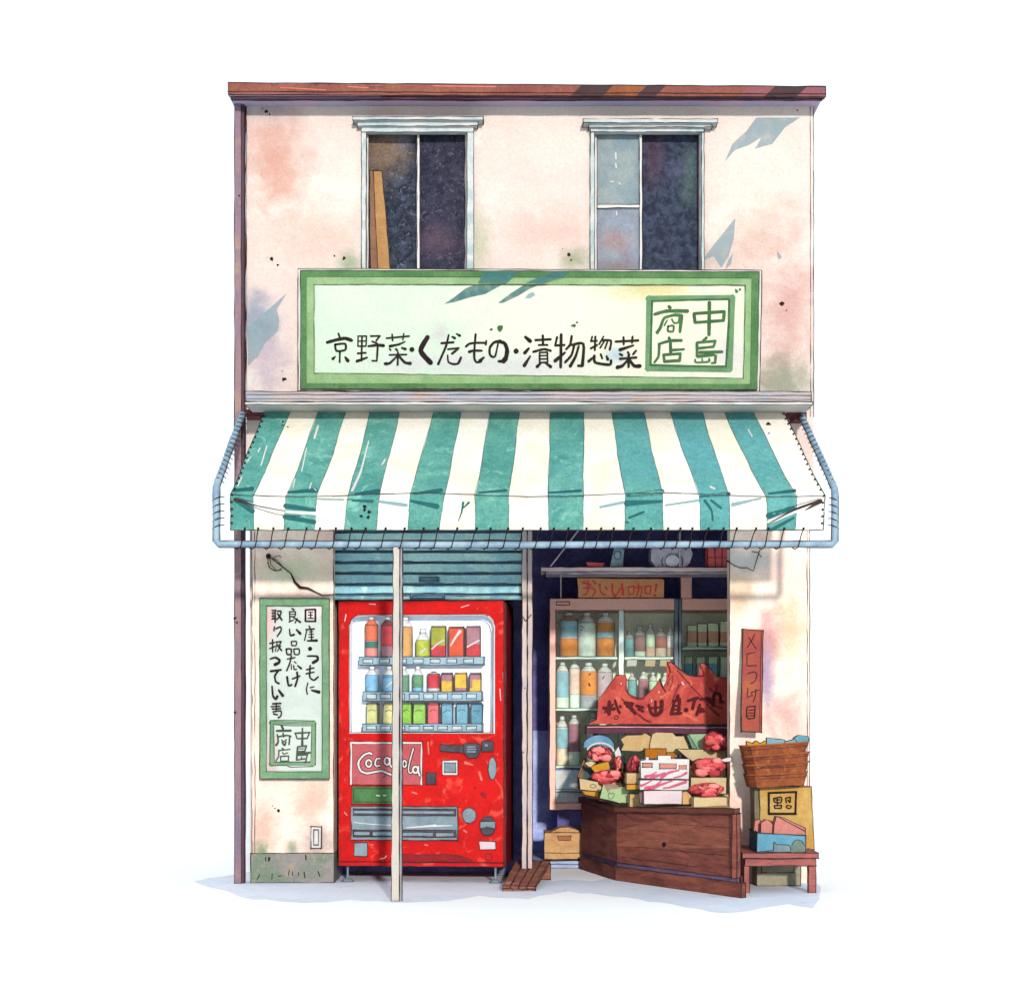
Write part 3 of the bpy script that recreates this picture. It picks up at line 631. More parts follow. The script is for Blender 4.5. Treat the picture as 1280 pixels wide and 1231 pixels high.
TF = [(48,385,205,420,280),(52,280,320,590,315),((34,50),290,400,312,560,265,635),(38,310,450,500,420,590,442),(35,565,450,550,620),(42,420,380,430,450),(32,390,520,430,562,492,510),(38,400,572,450,642,482,570),
 (32,400,700,432,732),(28,320,752,575,725),(30,325,750,320,880,260,980),(24,405,790,432,830,522,800),(30,360,882,542,870),(28,540,870,535,985),(28,362,882,370,985),(30,370,988,535,985),
 ((34,54),845,260,840,640),(34,680,372,1010,355),(32,1000,360,950,482),(30,950,485,735,492),(30,690,380,725,485),
 (34,740,668,935,650),(30,932,655,900,762),(28,900,765,745,772),(38,737,680,717,960),(20,762,712,890,710),(42,732,812,1010,800),(38,742,852,945,840),(32,955,830,915,1000),(30,722,962,900,930),(24,822,890,825,940),(24,880,1012,1012,1000)]
s = MB(); s.strokes(bgreen, (330, 895), 17.586, [(78,135,140,1120,150),(80,1090,120,1085,1070),(80,175,120,170,1070),(78,135,1042,1110,1045)], .044, wob=.05)
s.strokes(ink, (330, 895), 17.586, [(17,135,92,600,88,1105,102),(17,1138,150,1128,1075),(17,135,95,128,1075),(17,130,1085,480,1080,600,1115,1080,1100),(14,215,182,600,205,1050,205),(14,1050,205,1030,1000),(14,215,182,225,1000),(14,225,1005,1030,1000)], .044, lift=.0024, wob=.25)
s.strokes(wash('seal_ink', C(74, 88, 70, 1.9), C(90, 104, 86, 1.9), 12, .12), (330, 895), 17.586, TF, .044, wscale=1.05)
s.build('seal', NB)

# ------------------------------------------------------------------ red plaque on right pier (hangs tilted away from the wall)
ppl = lambda x, y: .03 + (y - 786) / 129 * .12
s = MB(); q = [(928.5, 786), (954, 788), (952, 915.5), (926.5, 914.5)]
a = [W(x, y, ppl(x, y)) for x, y in q]; b = [v + Vector((0, .025, 0)) for v in a]; s.hexa(a + b, plaquem, .0045)
s.line(W(951.5, 790, ppl(0, 790) + .002), W(949.5, 913, ppl(0, 913) + .002), .0025)
PLQ = thing('plaque', 'narrow dark red vertical plaque with thin black characters on the right pier', 'plaque', blueprint(940, .06, .9))
s.build('board', PLQ)
TJ = [(10,185,145,212,190,265,270),(10,250,112,215,180,170,255),(9,255,310,165,325),(9,165,325,165,458),(10,165,458,270,455),(10,170,545,240,525,275,545,255,620,205,655),(9,175,705,170,800,215,785),(9,210,752,300,720),(10,265,715,255,790,235,850),(8,215,752,225,790),
 (14,165,915,160,1010,180,1038),(13,180,1040,245,1032),(13,247,1030,255,900),(12,255,900,172,908),(9,185,945,245,940),(9,180,975,240,975),(9,175,1005,240,1003)]
s = MB(); s.strokes(black, (915, 780), 8.8, TJ, ppl, lift=.002); s.build('lettering', PLQ)

# ------------------------------------------------------------------ awning
AW = thing('awning', 'green and white striped canvas awning laced to a blue pipe frame above the shop front', 'awning', blueprint(660, .5, 2.2))
greens_t = [(332, 365), (399, 434), (464, 501), (543, 577), (613, 650), (688, 730), (764, 804), (836, 877), (904, 941)]
greens_c = [(288, 317), (358, 396), (435, 474), (512.5, 556), (594, 636), (685, 729), (781, 828), (874, 912), (958, 996)]
bt = [v for pr in greens_t for v in pr] + [979]; bc = [v for pr in greens_c for v in pr] + [1031]; bv = [288, 317.5, 354.5, 393, 430.5, 470.5, 509.5, 549, 594, 636, 686, 729, 781, 829, 875, 912.5, 958.5, 994, 1029]
PT, PC = .13, 1.0
aw = MB(); NS = 4; rows = 9
def can_pt(u_idx, fr, v):
    """column position between boundaries, v 0..1 top to crease, 1..2 crease to hem"""
    i = u_idx; 
    def lerp(a, b, t): return a + (b - a) * t
    xt = lerp(bt[i], bt[i + 1], fr); xc = lerp(bc[i], bc[i + 1], fr); xv = lerp(bv[i], bv[i + 1], fr)
    if v <= 1:
        a = W(xt, 508.5 + (xt - 332) * .006, PT); b = W(xc, 619 + 2.2 * math.sin(xc * .021), PC)
        q = a.lerp(b, v); sag = math.sin(v * math.pi) * (.018 + .008 * math.sin(xc * .035))
        q += Vector((.004 * math.sin(v * 9 + i), 0, -sag)); return q
    a = W(xc, 619 + 2.2 * math.sin(xc * .021), PC); b = W(xv, 662.5, PC - .02)
    q = a.lerp(b, v - 1); q.y += -math.sin((v - 1) * math.pi) * .012 * math.sin(xc * .06) - .006 * math.sin((v - 1) * 3.14); return q
ncv = ncf = 0
for i in range(len(bt) - 1):
    m = teal_l if i % 2 == 0 else canvas
    V = []; Fs = []
    vals = [k / rows for k in range(rows + 1)] + [1 + k / 4 for k in range(1, 5)]
    for v in vals:
        for k in range(NS + 1): V.append(can_pt(i, k / NS, v))
    nv = len(V); th = Vector((0, .003, -.005))
    for rr in range(len(vals) - 1):
        for k in range(NS):
            a = rr * (NS + 1) + k; Fs.append((a, a + 1, a + NS + 2, a + NS + 1))
    aw.add(V, Fs, m, True)
ncv, ncf = len(aw.v), len(aw.f)
for i in range(len(bt) - 1):
    for (v0, v1) in ((0, 1), (1, 2)):      # drawn stripe edges
        if i > 0:
            pts = [can_pt(i, 0, v0 + (v1 - v0) * k / 4) + Vector((0, -.002, .002)) for k in range(5)]; aw.poly(pts, .0018, wash('stripe_edge', C(60, 110, 110, 2), C(80, 120, 120, 2), 9, .2))
cr = [can_pt(i, f, 1) + Vector((0, -.004, .002)) for i in range(len(bt) - 1) for f in (0, .5)] + [can_pt(len(bt) - 2, 1, 1)]
aw.poly(cr, .0032); hem = [can_pt(i, f, 2) + Vector((0, -.002, -.002)) for i in range(len(bt) - 1) for f in (0, .5)] + [can_pt(len(bt) - 2, 1, 2)]
aw.poly(hem, .004)
for i, f in ((0, 0), (len(bt) - 2, 1)): aw.poly([can_pt(i, f, k / 8) + Vector((0, -.002, .003)) for k in range(17)], .0036)
# painted fold shading on the green stripes, folds and white highlights: brush marks lying on the canvas
def on_can(x, y):
    if y > 620: return PC - .0 + .014
    return PC + .0
from mathutils.bvhtree import BVHTree
_bv = BVHTree.FromPolygons(aw.v[:ncv], aw.f[:ncf])
def slope_p(x, y):
    """distance of the canvas surface where the drawing line through (x, y) meets it"""
    o_ = Vector((0, -D, HC)); d_ = (W(x, y, 0) - o_).normalized()
    h_ = _bv.ray_cast(o_, d_)
    return -h_[0].y if h_[0] else PC
val_p = slope_p
E5 = (250, 480); E6 = (750, 480)
S5 = 4.129
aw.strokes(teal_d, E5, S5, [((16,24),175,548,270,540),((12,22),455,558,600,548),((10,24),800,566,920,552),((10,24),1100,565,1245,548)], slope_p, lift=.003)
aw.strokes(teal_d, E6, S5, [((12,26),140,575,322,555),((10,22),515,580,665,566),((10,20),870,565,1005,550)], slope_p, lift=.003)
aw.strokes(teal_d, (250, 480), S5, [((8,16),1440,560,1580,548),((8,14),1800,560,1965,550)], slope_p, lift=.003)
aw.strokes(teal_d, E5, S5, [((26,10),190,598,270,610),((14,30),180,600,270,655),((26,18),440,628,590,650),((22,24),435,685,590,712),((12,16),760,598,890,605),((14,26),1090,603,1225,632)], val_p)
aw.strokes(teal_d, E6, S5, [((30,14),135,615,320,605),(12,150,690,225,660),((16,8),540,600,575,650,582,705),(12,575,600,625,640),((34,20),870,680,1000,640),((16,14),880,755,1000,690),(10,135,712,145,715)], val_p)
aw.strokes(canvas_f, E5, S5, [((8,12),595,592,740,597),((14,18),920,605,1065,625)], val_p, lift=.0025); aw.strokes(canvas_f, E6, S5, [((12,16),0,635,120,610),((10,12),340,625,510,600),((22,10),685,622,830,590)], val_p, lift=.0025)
aw.strokes(whitem, E5, S5, [(10,610,215,590,280),(7,345,320,315,420),(6,310,330,300,350),(8,215,480,195,525),((6,14),870,295,830,450,785,550),(8,955,390,940,415),(6,550,330,525,450),(6,490,490,480,535),(6,575,510,565,540),(5,590,540,600,548),(5,245,400,262,375)], slope_p, lift=.003)  # white highlight streaks painted down the slope
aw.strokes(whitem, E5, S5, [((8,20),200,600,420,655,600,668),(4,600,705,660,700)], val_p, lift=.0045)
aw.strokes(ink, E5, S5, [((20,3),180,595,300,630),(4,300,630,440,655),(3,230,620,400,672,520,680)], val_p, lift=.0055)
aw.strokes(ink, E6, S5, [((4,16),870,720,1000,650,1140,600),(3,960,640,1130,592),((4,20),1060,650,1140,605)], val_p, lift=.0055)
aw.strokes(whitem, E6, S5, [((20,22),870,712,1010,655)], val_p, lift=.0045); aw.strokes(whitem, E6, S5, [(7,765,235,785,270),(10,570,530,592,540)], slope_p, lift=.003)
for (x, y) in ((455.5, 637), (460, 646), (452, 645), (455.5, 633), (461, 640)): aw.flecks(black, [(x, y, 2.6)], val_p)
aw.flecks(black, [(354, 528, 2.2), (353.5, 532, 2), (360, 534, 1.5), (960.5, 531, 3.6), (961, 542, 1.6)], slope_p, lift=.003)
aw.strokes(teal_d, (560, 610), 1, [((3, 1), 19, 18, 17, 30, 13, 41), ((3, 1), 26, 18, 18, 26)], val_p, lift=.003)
aw.build('canopy', AW)
pf = MB(); PR = .0215
def pz(x, y, p): return W(x, y, p)
path = [W(303, 518, .14), W(285, 560, .5), W(270.5, 608, 1.0), W(270.5, 620, 1.03), W(270.5, 676, 1.03), W(274, 680, 1.03), W(650, 681, 1.03), W(1040, 680, 1.03), W(1043.5, 676, 1.03), W(1043.5, 622, 1.03), W(1043, 610, 1.0), W(1022, 562, .5), W(1002, 520, .14)]
path = [path[0]] + [path[0].lerp(path[2], k / 4) for k in (1, 2, 3)] + path[2:11] + [path[10].lerp(path[12], k / 4) for k in (1, 2, 3)] + [path[12]]
pf.tube(path, PR, pipem, 12)
for sgn in (1, -1):      # drawn lines along the pipe
    for i in range(len(path) - 1):
        a, b = path[i], path[i + 1]
        n = Vector((0, 0, 1)) if abs((b - a).normalized().z) < .5 and abs((b - a).x) > .5 else Vector((1, 0, 0))
        pf.line(a + n * sgn * PR, b + n * sgn * PR, .0034)
pf.build('pipe_frame', AW)
br = MB()
br.box(313, 504, 336, 516, .17, 0, bracketm, .003); br.box(307, 512, 325, 520, .15, 0, bracketm, .003); br.build('bracket', AW)
br = MB(); br.box(984, 506, 1000, 518, .17, 0, bracketm, .003); br.box(993, 516, 1008, 524, .15, 0, bracketm, .003); br.build('bracket', AW)
x = 306
k = 0
while x < 1020:
    lc = MB(); h = W(x, 660.5, PC + .012); dx = random.uniform(2, 6)
    lc.tube([h, W(x - dx * .6, 668, 1.04), W(x - dx, 676, 1.056), W(x - dx - 2, 684, 1.056), W(x - dx - 6, 686.5, 1.03), W(x - dx - 10, 684, 1.01)], .0036, black, 5)
    lc.blob(h, .0085, .006, .0085, black, k, n=6, ins=4); lc.build('lacing_loop', AW); x += random.uniform(15, 25); k += 1
for side in (0, 1):
    a0, a1 = (path[0], path[4]) if side == 0 else (path[-1], path[-5])
    ii, ff = (0, 0) if side == 0 else (len(bt) - 2, 1); sg = -1 if side == 0 else 1
    for k in range(1, 17):
        lc = MB(); t = k / 17; e = can_pt(ii, ff, t) + Vector((-sg * .012, -.006, .006)); c = a0.lerp(a1, t - .02)
        lc.tube([c.lerp(e, .35), c + Vector((0, -PR, PR * .8)), c + Vector((sg * PR * 1.1, -.005, 0)), c + Vector((0, .01, -PR * 1.1))], .003, black, 5); lc.blob(e, .007, .005, .007, black, k, n=6, ins=4); lc.build('lacing_loop', AW)
    for k in range(5):
        lc = MB(); e = can_pt(ii, ff, 1 + k / 5) + Vector((-sg * .01, -.008, 0)); c = Vector((path[5].x if side == 0 else path[-6].x, -1.03, e.z - .03))
        lc.tube([e.lerp(c, .5), c + Vector((-sg * PR, -PR, .01)), c + Vector((0, -PR * 1.2, 0)), c + Vector((sg * PR * 1.15, 0, -.01))], .003, black, 5); lc.blob(e, .007, .005, .007, black, k, n=6, ins=4); lc.build('lacing_loop', AW)
po = MB(); zt_ = W(0, 684, 1.03).z; xa, xb, xc_ = W(491.5, 0, 1.04).x, W(499.5, 0, 1.04).x, W(503, 0, 1.04).x
yb = -1.04
po.hexa([Vector((xa, yb, zt_)), Vector((xb, yb, zt_)), Vector((xb - .004, yb, 0)), Vector((xa - .012, yb, 0))] + [Vector((xa, yb + .035, zt_)), Vector((xb, yb + .035, zt_)), Vector((xb - .004, yb + .035, 0)), Vector((xa - .012, yb + .035, 0))], polem, .0036)
po.hexa([Vector((xb + .001, yb + .006, zt_)), Vector((xc_, yb + .012, zt_)), Vector((xc_ - .004, yb + .012, 0)), Vector((xb - .003, yb + .006, 0))] + [Vector((xb + .001, yb + .035, zt_)), Vector((xc_, yb + .035, zt_)), Vector((xc_ - .004, yb + .035, 0)), Vector((xb - .003, yb + .035, 0))], postg, .0036)
po.build('support_pole', AW, label='thin cream post under the awning bar')

# ------------------------------------------------------------------ vending machine
VM = thing('vending_machine', 'red drinks vending machine with a bright white display window left of the shop door', 'vending machine', blueprint(526, .0, 0))
VMROT = R(-4.8)
moved = []          # drinks inside turn with the machine
s = MB()
# body: shell round the display recess
def rr_shell(mb, m):
    X0, X1, Y0, Y1 = 422, 630, 751, 1082
    mb.box(X0, Y0, X1, 768, 0, -.6, m, 0); mb.box(X0, 768, 435, 916.5, 0, -.6, m, 0); mb.box(619, 768, X1, 916.5, 0, -.6, m, 0); mb.box(X0, 916.5, X1, 1076.5, 0, -.6, m, 0)
    mb.box(435, 768, 619, 916.5, -.115, -.6, m, 0)
    c = [W(a, b, 0) for a, b in ((X0, Y0), (X1, Y0), (X1, Y1), (X0, Y1))]
    mb.poly(c, .0045, close=True)
    for q in c: mb.line(q, q + Vector((0, .6, 0)))
rr_shell(s, redm)
s.prism([(435, 768), (447, 768), (441, 770.5), (437, 775), (435, 782)], .001, -.02, redm, 0); s.prism([(619, 768), (606, 768), (613, 770.5), (617, 775), (619, 783)], .001, -.02, redm, 0)
s.strokes(redh, (410, 900), 5.12, [(8,640,140,645,215),((20,6),880,270,930,285),(14,970,330,985,380),(10,540,460,570,470),(10,870,700,890,715),(6,270,795,285,800),(8,100,590,115,610),(8,620,795,640,800)], 0)  # pale highlight streaks painted on the red body
s.strokes(whitem, (410, 670), 4.924, [(6,105,480,98,520),(4,1080,840,1082,900),(5,1060,940,1065,1010),(3,250,415,290,418),(4,820,440,870,425)], 0)  # white highlights painted on the shell
s.strokes(whitem, (410, 900), 5.12, [((4,9),330,888,360,882,370,870)], 0)
s.flecks(redd, [(604.5, 993, 4.5), (594, 984.5, 2), (607, 996, 2)], 0, .002); 
s.build('body', VM)
s = MB(); s.box(422, 1078, 630, 1082.3, .012, -.6, redm, .003); s.box(423, 1076.5, 629, 1078, -.01, -.6, redd, 0); s.prism([(487, 1074), (492, 1067.5), (572, 1067.5), (588, 1073), (592, 1076.4), (487, 1076.4)], .003, -.0, redd, .002); s.build('kick_panel', VM)
s = MB(); q0 = W(630, 751, 0); q1 = W(630, 1082, 0)
s.wbox(q0.x, q0.x + .012, .01, .6, q1.z, q0.z - .015, redd, .004); s.build('side_panel', VM)  # darker red puts the shade of this side into its colour
s = MB(); s.box(435.4, 768.3, 618.6, 916.2, -.11, -.1145, mwin, 0); s.box(435.05, 768.05, 435.7, 916.4, -.003, -.1099, mwin, 0); s.box(618.3, 768.05, 618.95, 916.4, -.003, -.1099, mwin, 0); s.box(435.8, 768.05, 618.2, 768.7, -.003, -.1099, mwin, 0)
WN = s.build('display_case', VM)
s = MB()
pts = [(436.5, 916), (436.5, 783), (439, 775), (444, 770.5), (452, 769), (604, 769), (611, 771), (615.5, 776), (618, 785), (617.5, 916)]
for i in range(len(pts)): s.line(W(*pts[i], .004), W(*pts[(i + 1) % len(pts)], .004), .0045, whitem, .0008); 
for i in range(len(pts)): s.line(W(pts[i][0] - .9, pts[i][1] - .8, .006), W(pts[(i + 1) % len(pts)][0] - .9, pts[(i + 1) % len(pts)][1] - .8, .006), .0022, ink, .001)
s.build('window_trim', VM)
gp = MB(); gp.box(436, 769, 618, 916, -.001, -.0025, glass('display_glass', (.98, .99, 1, 1), .015), 0); gp.build('window_pane', VM)
for (x0, y0, x1, y1, bx) in ((447.5, 821, 604.5, 830.5, [452 + 21.2 * k for k in range(7)]), (452.5, 864.5, 602, 875.5, [456.5 + 18 * k for k in range(8)]), (452, 904.8, 602.5, 914, [456.5 + 18 * k for k in range(8)])):
    s = MB(); s.box(x0, y0, x1, y1, -.008, -.108, tray, .003)
    T = s.build('drink_tray', VM)
    for b in bx:
        e = MB(); e.box(b + 1, y0 + 2.6, b + 13, y1 - 2.4, -.0055, -.008, trayb, .0028); e.build('select_button', T)
# logo panel
s = MB(); s.box(436.5, 927, 528, 981, .006, .0005, whitem, .003); s.box(439.5, 930, 525.5, 980.5, .0085, .006, logop, .002)
def ell(cx, cy, rx, ry, w, n=14): 
    r = [w]
    for k in range(n + 1): r += [cx + rx * math.cos(k * 6.2832 / n), cy + ry * math.sin(k * 6.2832 / n)]
    return tuple(r)
LG = [(30,372,285,335,268,250,300,170,390,158,470,200,560,300,595,420,572,540,558,620,590,690,615), ell(325,435,44,54,28), (26,512,355,455,362,428,425,445,480,505,468), ell(622,400,42,56,28), (26,672,355,668,450,720,510,780,500),
  (30,840,230,790,300,785,440,850,480), ell(905,440,30,50,24), (20,1048,195,1000,360,968,520,990,590,1050,560), ell(1082,535,42,50,32), (28,1130,480,1128,560,1150,630)]
s.strokes(black, (435, 920), 12.8, [(t_[0] + 26,) + t_[1:] for t_ in LG] + [(8,600,590,580,640,540,660)], .0085, wob=.05)
s.strokes(whitem, (435, 920), 12.8, LG, .0085, lift=.0045, wob=.12)
s.build('logo_panel', VM, label='pink panel with white flowing script')
s = MB(); s.box(439, 983, 496, 1004.8, .008, .0005, mgreen, .003); s.ring(441, 985, 494, 1002.5, .7, .0105, .008, ink, 0); s.strokes(whitem, (410, 900), 5.12, [(7,308,482,330,484),(7,352,481,368,482)], .0105); s.build('green_panel', VM)
s = MB(); s.box(438, 1008, 572.5, 1050, .012, .0005, greyb, .004)
s.box(441, 1011, 570, 1019, .02, .012, greyd, .003); s.box(442, 1013.5, 568, 1016.5, .022, .02, greyb, 0); s.box(440.5, 1037.5, 570.5, 1046, .018, .012, greyd, .003)
s.box(442, 1040, 462, 1044, .02, .018, greyb, .002); s.box(465, 1040, 542, 1044.5, .02, .018, greyb, .002); s.box(545, 1040.5, 568, 1045, .02, .018, greyb, .002)
s.strokes(whitem, (410, 900), 5.12, [((4,6),160,655,260,665,400,672),((6,14),500,688,600,680,690,672),((10,4),690,675,800,672)], .012)
s.build('dispensing_flap', VM)
s = MB(); s.box(442, 1053.5, 458.5, 1070.5, .006, .0005, greyb, .0035); s.build('vent_cover', VM)
s = MB(); s.prism([(550.5, 930), (581, 931.5), (581, 940.5), (550.5, 938.5)], .012, .0005, greyd, .0035); s.prism([(580, 929.5), (590, 928), (600, 929.5), (602, 938), (597, 946.5), (586, 946.8), (581, 941)], .02, .0005, greyd, .0035)
s.prism([(603, 926.5), (608, 925.5), (617.5, 926.5), (617, 939), (603, 938.5)], .016, .0005, greyd, .0035)
s.strokes(greyb, (410, 900), 5.12, [(9,895,170,945,168),(9,895,185,950,183),(9,895,200,948,200),(14,1012,158,1022,160)], .02); s.build('coin_slot', VM)
s = MB(); s.box(553.5, 950, 572.5, 968, .01, .0005, whitem, .0035); s.box(556, 953, 570, 965, .013, .01, greyb, .003); s.build('price_display', VM)
s = MB(); s.box(532.8, 965.5, 545, 980.5, .008, .0005, greyd, .0035); s.build('card_reader', VM)
def disc(mb, cx, cy, rx, ry, p, m, n=16):
    mb.prism([(cx + rx * math.cos(-k * 6.2832 / n), cy + ry * math.sin(-k * 6.2832 / n)) for k in range(n)], p, .0005, m, .003)
s = MB(); disc(s, 616, 960, 5, 14, .012, greyb); s.build('bill_slot', VM)
s = MB(); disc(s, 586.8, 1018.6, 8.8, 9.5, .01, greyb); s.build('lock', VM)
s = MB(); disc(s, 610, 1032, 10, 12.5, .008, greyd); s.box(601, 1026, 619.5, 1034, .013, .008, greyb, .003); disc(s, 610, 1038, 8, 5, .016, greyd); s.build('coin_return', VM)
s = MB(); s.box(599.8, 1050.8, 620, 1060.8, .006, .0005, pinkw_, .003); s.build('sticker', VM)
s = MB(); s.strokes(ink, (410, 900), 5.12, [ell(1030, 872, 22, 22, 5)], 0); s.build('knock_out', VM)
for fx in (432, 619):
    for dpt in (.015, .5):
        s = MB(); c = W(fx, HY, 0); c = Vector((c.x, dpt + .03, 0))
        s.lathe(c, [(.044, .0), (.040, .012), (.012, .028), (.008, .03), (.008, .125)], greyb, 10); s.ringline(c, .044, .004)
        s.build('levelling_foot', VM)

def carton(x0, y0, x1, y1, p, cols, label, mark=None, name='drink_carton', dep=.07, cat='drink', grp='drinks in the vending machine', parent_list=None, split=None):
    T = thing(name, label, cat, blueprint((x0 + x1) / 2, p - dep / 2, W(0, y1, p).z), grp)
    s = MB()
    if len(cols) == 1: s.box(x0, y0, x1, y1, p, p - dep, cols[0], .0032)
    else:
        ym = y0 + (y1 - y0) * (split or .5)
        s.box(x0, y0, x1, ym, p, p - dep, cols[0], 0); s.box(x0, ym, x1, y1, p, p - dep, cols[1], 0)
        s.poly([W(a, b, p) for a, b in ((x0, y0), (x1, y0), (x1, y1), (x0, y1))], .0032, close=True)
        # slanted meeting of the two colours
    if mark: s.strokes(mark[0], (x0, y0), 1.0, mark[1], p)
    s.build('package', T)
    s = MB(); s.box(x0 + .8, y0 - 1.6, x1 - .8, y0 - .1, p - .012, p - dep + .01, cols[0], .0028); s.build('lid', T)
    if parent_list is not None: parent_list.append(T)
    return T
def bottle(x0, x1, y0, y1, p, bands, label, capm=None, name='drink_bottle', grp='drinks in the vending machine', cat='drink', lst=None, neck=.24, marks=None):
    """bands: list of (fraction of body height from the bottom, material) going up"""
    sc = (D - p) / F; r = (x1 - x0) / 2 * sc; h = (y1 - y0) * sc; base = W((x0 + x1) / 2, y1, p); base.y += 0
    T = thing(name, label, cat, base, grp)
    bh = h * (1 - neck); prof = [(r * .94, 0), (r, .004)]; mats = [bands[0][1]]
    f0 = 0
    for f, m in bands: prof.append((r, max(.006, bh * f))); mats.append(m); f0 = f
    sm = bands[-1][1] if len(bands) > 3 else clearb
    prof += [(r * .82, bh + h * neck * .25), (r * .42, bh + h * neck * .6)]; mats += [sm, sm]
    s = MB(); s.lathe(base, prof, None, 14, mats)
    s.ringline(base, r, bh, .0024); s.ringline(base, r * .96, .002, .0022)
    for f, m in bands[:-1]: s.ringline(base, r, bh * f, .0016)
    for sg in (-1, 1):
        s.line(base + Vector((sg * r, 0, 0)), base + Vector((sg * r, 0, bh)), .0026, None, .001, 0); s.line(base + Vector((sg * r, 0, bh)), base + Vector((sg * r * .42, 0, bh + h * neck * .6)), .0026, None, .001, 0)
    if marks: s.strokes(marks[0], (x0, y0), 1.0, marks[1], p + r, lift=.003)
    s.build('body', T)
    s = MB(); z = bh + h * neck * .6; cr_ = r * .40
    s.lathe(base + Vector((0, 0, z)), [(cr_ * .8, 0), (cr_, .003), (cr_, h * neck * .4)], capm or capw, 10); s.ringline(base, cr_, z + h * neck * .4, .0022); s.ringline(base, cr_, z + .003, .002)
    for sg in (-1, 1): s.line(base + Vector((sg * cr_, 0, z)), base + Vector((sg * cr_, 0, z + h * neck * .4)), .002, None, .0005, 0)
    s.build('cap', T)
    if lst is not None: lst.append(T)
    return T
def pig(name, r, g, b, k=1.3): return wash(name, C(r, g, b, k), C(int(r * .88), int(g * .88), int(b * .9), k), 14, .09)
clearb = pig('clear_plastic', 236, 234, 228); capw = pig('cap_white', 240, 240, 238)
d_or = pig('drink_orange', 226, 112, 74); d_gr = pig('label_teal', 60, 116, 96); d_pk = pig('drink_coral', 230, 140, 128); d_rd = pig('drink_red', 206, 58, 66); d_mv = pig('drink_mauve', 168, 116, 124); d_mr = pig('drink_maroon', 140, 70, 72)
d_oc = pig('drink_ochre', 214, 158, 92); d_yg = pig('drink_lime', 190, 196, 62); d_ol = pig('pack_olive', 164, 164, 54); d_vr = pig('pack_vermilion', 222, 84, 48); d_bl = pig('drink_blue', 128, 184, 214); d_gn = pig('drink_green', 104, 154, 110)
d_bg = pig('pack_green', 136, 190, 60); d_lg = pig('pack_leaf_green', 150, 196, 84); d_ye = pig('pack_yellow', 230, 182, 66); d_py = pig('pack_pale_yellow', 236, 220, 146); d_pk2 = pig('pack_pink_red', 226, 104, 108); d_tl = pig('pack_teal', 118, 170, 188); d_tl2 = pig('pack_deep_teal', 92, 146, 166); d_ov = pig('pack_khaki', 206, 204, 132)
DL = []
P1 = -.058
bottle(454.5, 471, 770, 820.7, P1, [(.28, d_pk), (.48, d_gr), (.52, d_pk), (.98, d_or)], 'orange bottle with a green patch, leftmost on the top shelf of the vending machine', lst=DL, neck=.22)
bottle(475, 492, 770.5, 820.7, P1, [(.34, d_mv), (.38, d_rd), (.98, d_rd), (1.0, d_mr)], 'red bottle with a mauve lower half next to the orange bottle in the machine', lst=DL, neck=.22)
bottle(497.5, 514.5, 770.5, 820.7, P1, [(1.0, d_oc)], 'ochre bottle half hidden by the awning post on the top shelf of the machine', lst=DL, neck=.26)
bottle(519, 537, 786, 820.7, P1, [(1.0, d_yg)], 'short lime green bottle with a white neck on the top shelf of the machine', lst=DL, neck=.42, marks=(whitem, [(2, 6, 30, 10, 27, 13, 24)]))
carton(538.5, 784, 556.5, 820.5, P1 + .03, [d_ol, d_rd], 'olive and red pack with a white slash on the top shelf of the machine', (whitem, [(2, 1, 27, 9, 20, 16, 16)]), parent_list=DL, split=.62)
carton(561, 785, 579.5, 820.5, P1 + .03, [d_vr], 'vermilion pack with a broad white slash on the top shelf of the machine', (whitem, [((4, 1.5), 14, 4, 8, 12, 2, 22)]), parent_list=DL)
carton(583, 784.5, 600, 820.5, P1 + .03, [d_mv, d_rd], 'mauve pack with a red lower half at the right end of the top shelf', (clearb, [(1.6, 1, 24, 8, 20, 16, 16)]), parent_list=DL, split=.58)
bottle(455, 472, 832.5, 864.2, P1, [(1.0, d_bl)], 'blue water bottle leftmost on the middle shelf of the vending machine', lst=DL, neck=.36)
bottle(477, 493, 832.5, 864.2, P1, [(.85, d_bl), (1.0, d_tl)], 'second blue water bottle on the middle shelf just left of the awning post', lst=DL, neck=.36, marks=(whitem, [(2.5, 5, 26, 12, 20)]))
bottle(497, 510.5, 832.5, 864.2, P1, [(1.0, d_gn)], 'narrow green bottle partly behind the awning post on the middle shelf', lst=DL, neck=.36)
bottle(514.8, 528, 832.5, 864.2, P1, [(.25, d_bl), (1.0, d_gn)], 'green bottle with a blue foot on the middle shelf of the machine', lst=DL, neck=.36)
s0 = bottle(533.5, 549, 839.5, 864.2, P1, [(.2, whitem), (1.0, d_rd)], 'small red can with a white foot on the middle shelf of the machine', name='drink_can', lst=DL, neck=.12)
carton(551.5, 842.5, 565, 864.2, P1 + .03, [d_mv, d_ye], 'pack with a mauve top and yellow body, third from the right on the middle shelf', parent_list=DL, split=.4)
carton(568.5, 842.5, 583, 864.2, P1 + .03, [d_ye, d_mv], 'yellow pack with a mauve foot on the middle shelf of the machine', parent_list=DL, split=.78)
carton(587, 842.8, 601, 864.2, P1 + .03, [d_mv, d_ye], 'mauve and gold pack at the right end of the middle shelf', (d_mv, [(3, 2, 5, 2, 16)]), parent_list=DL, split=.3)
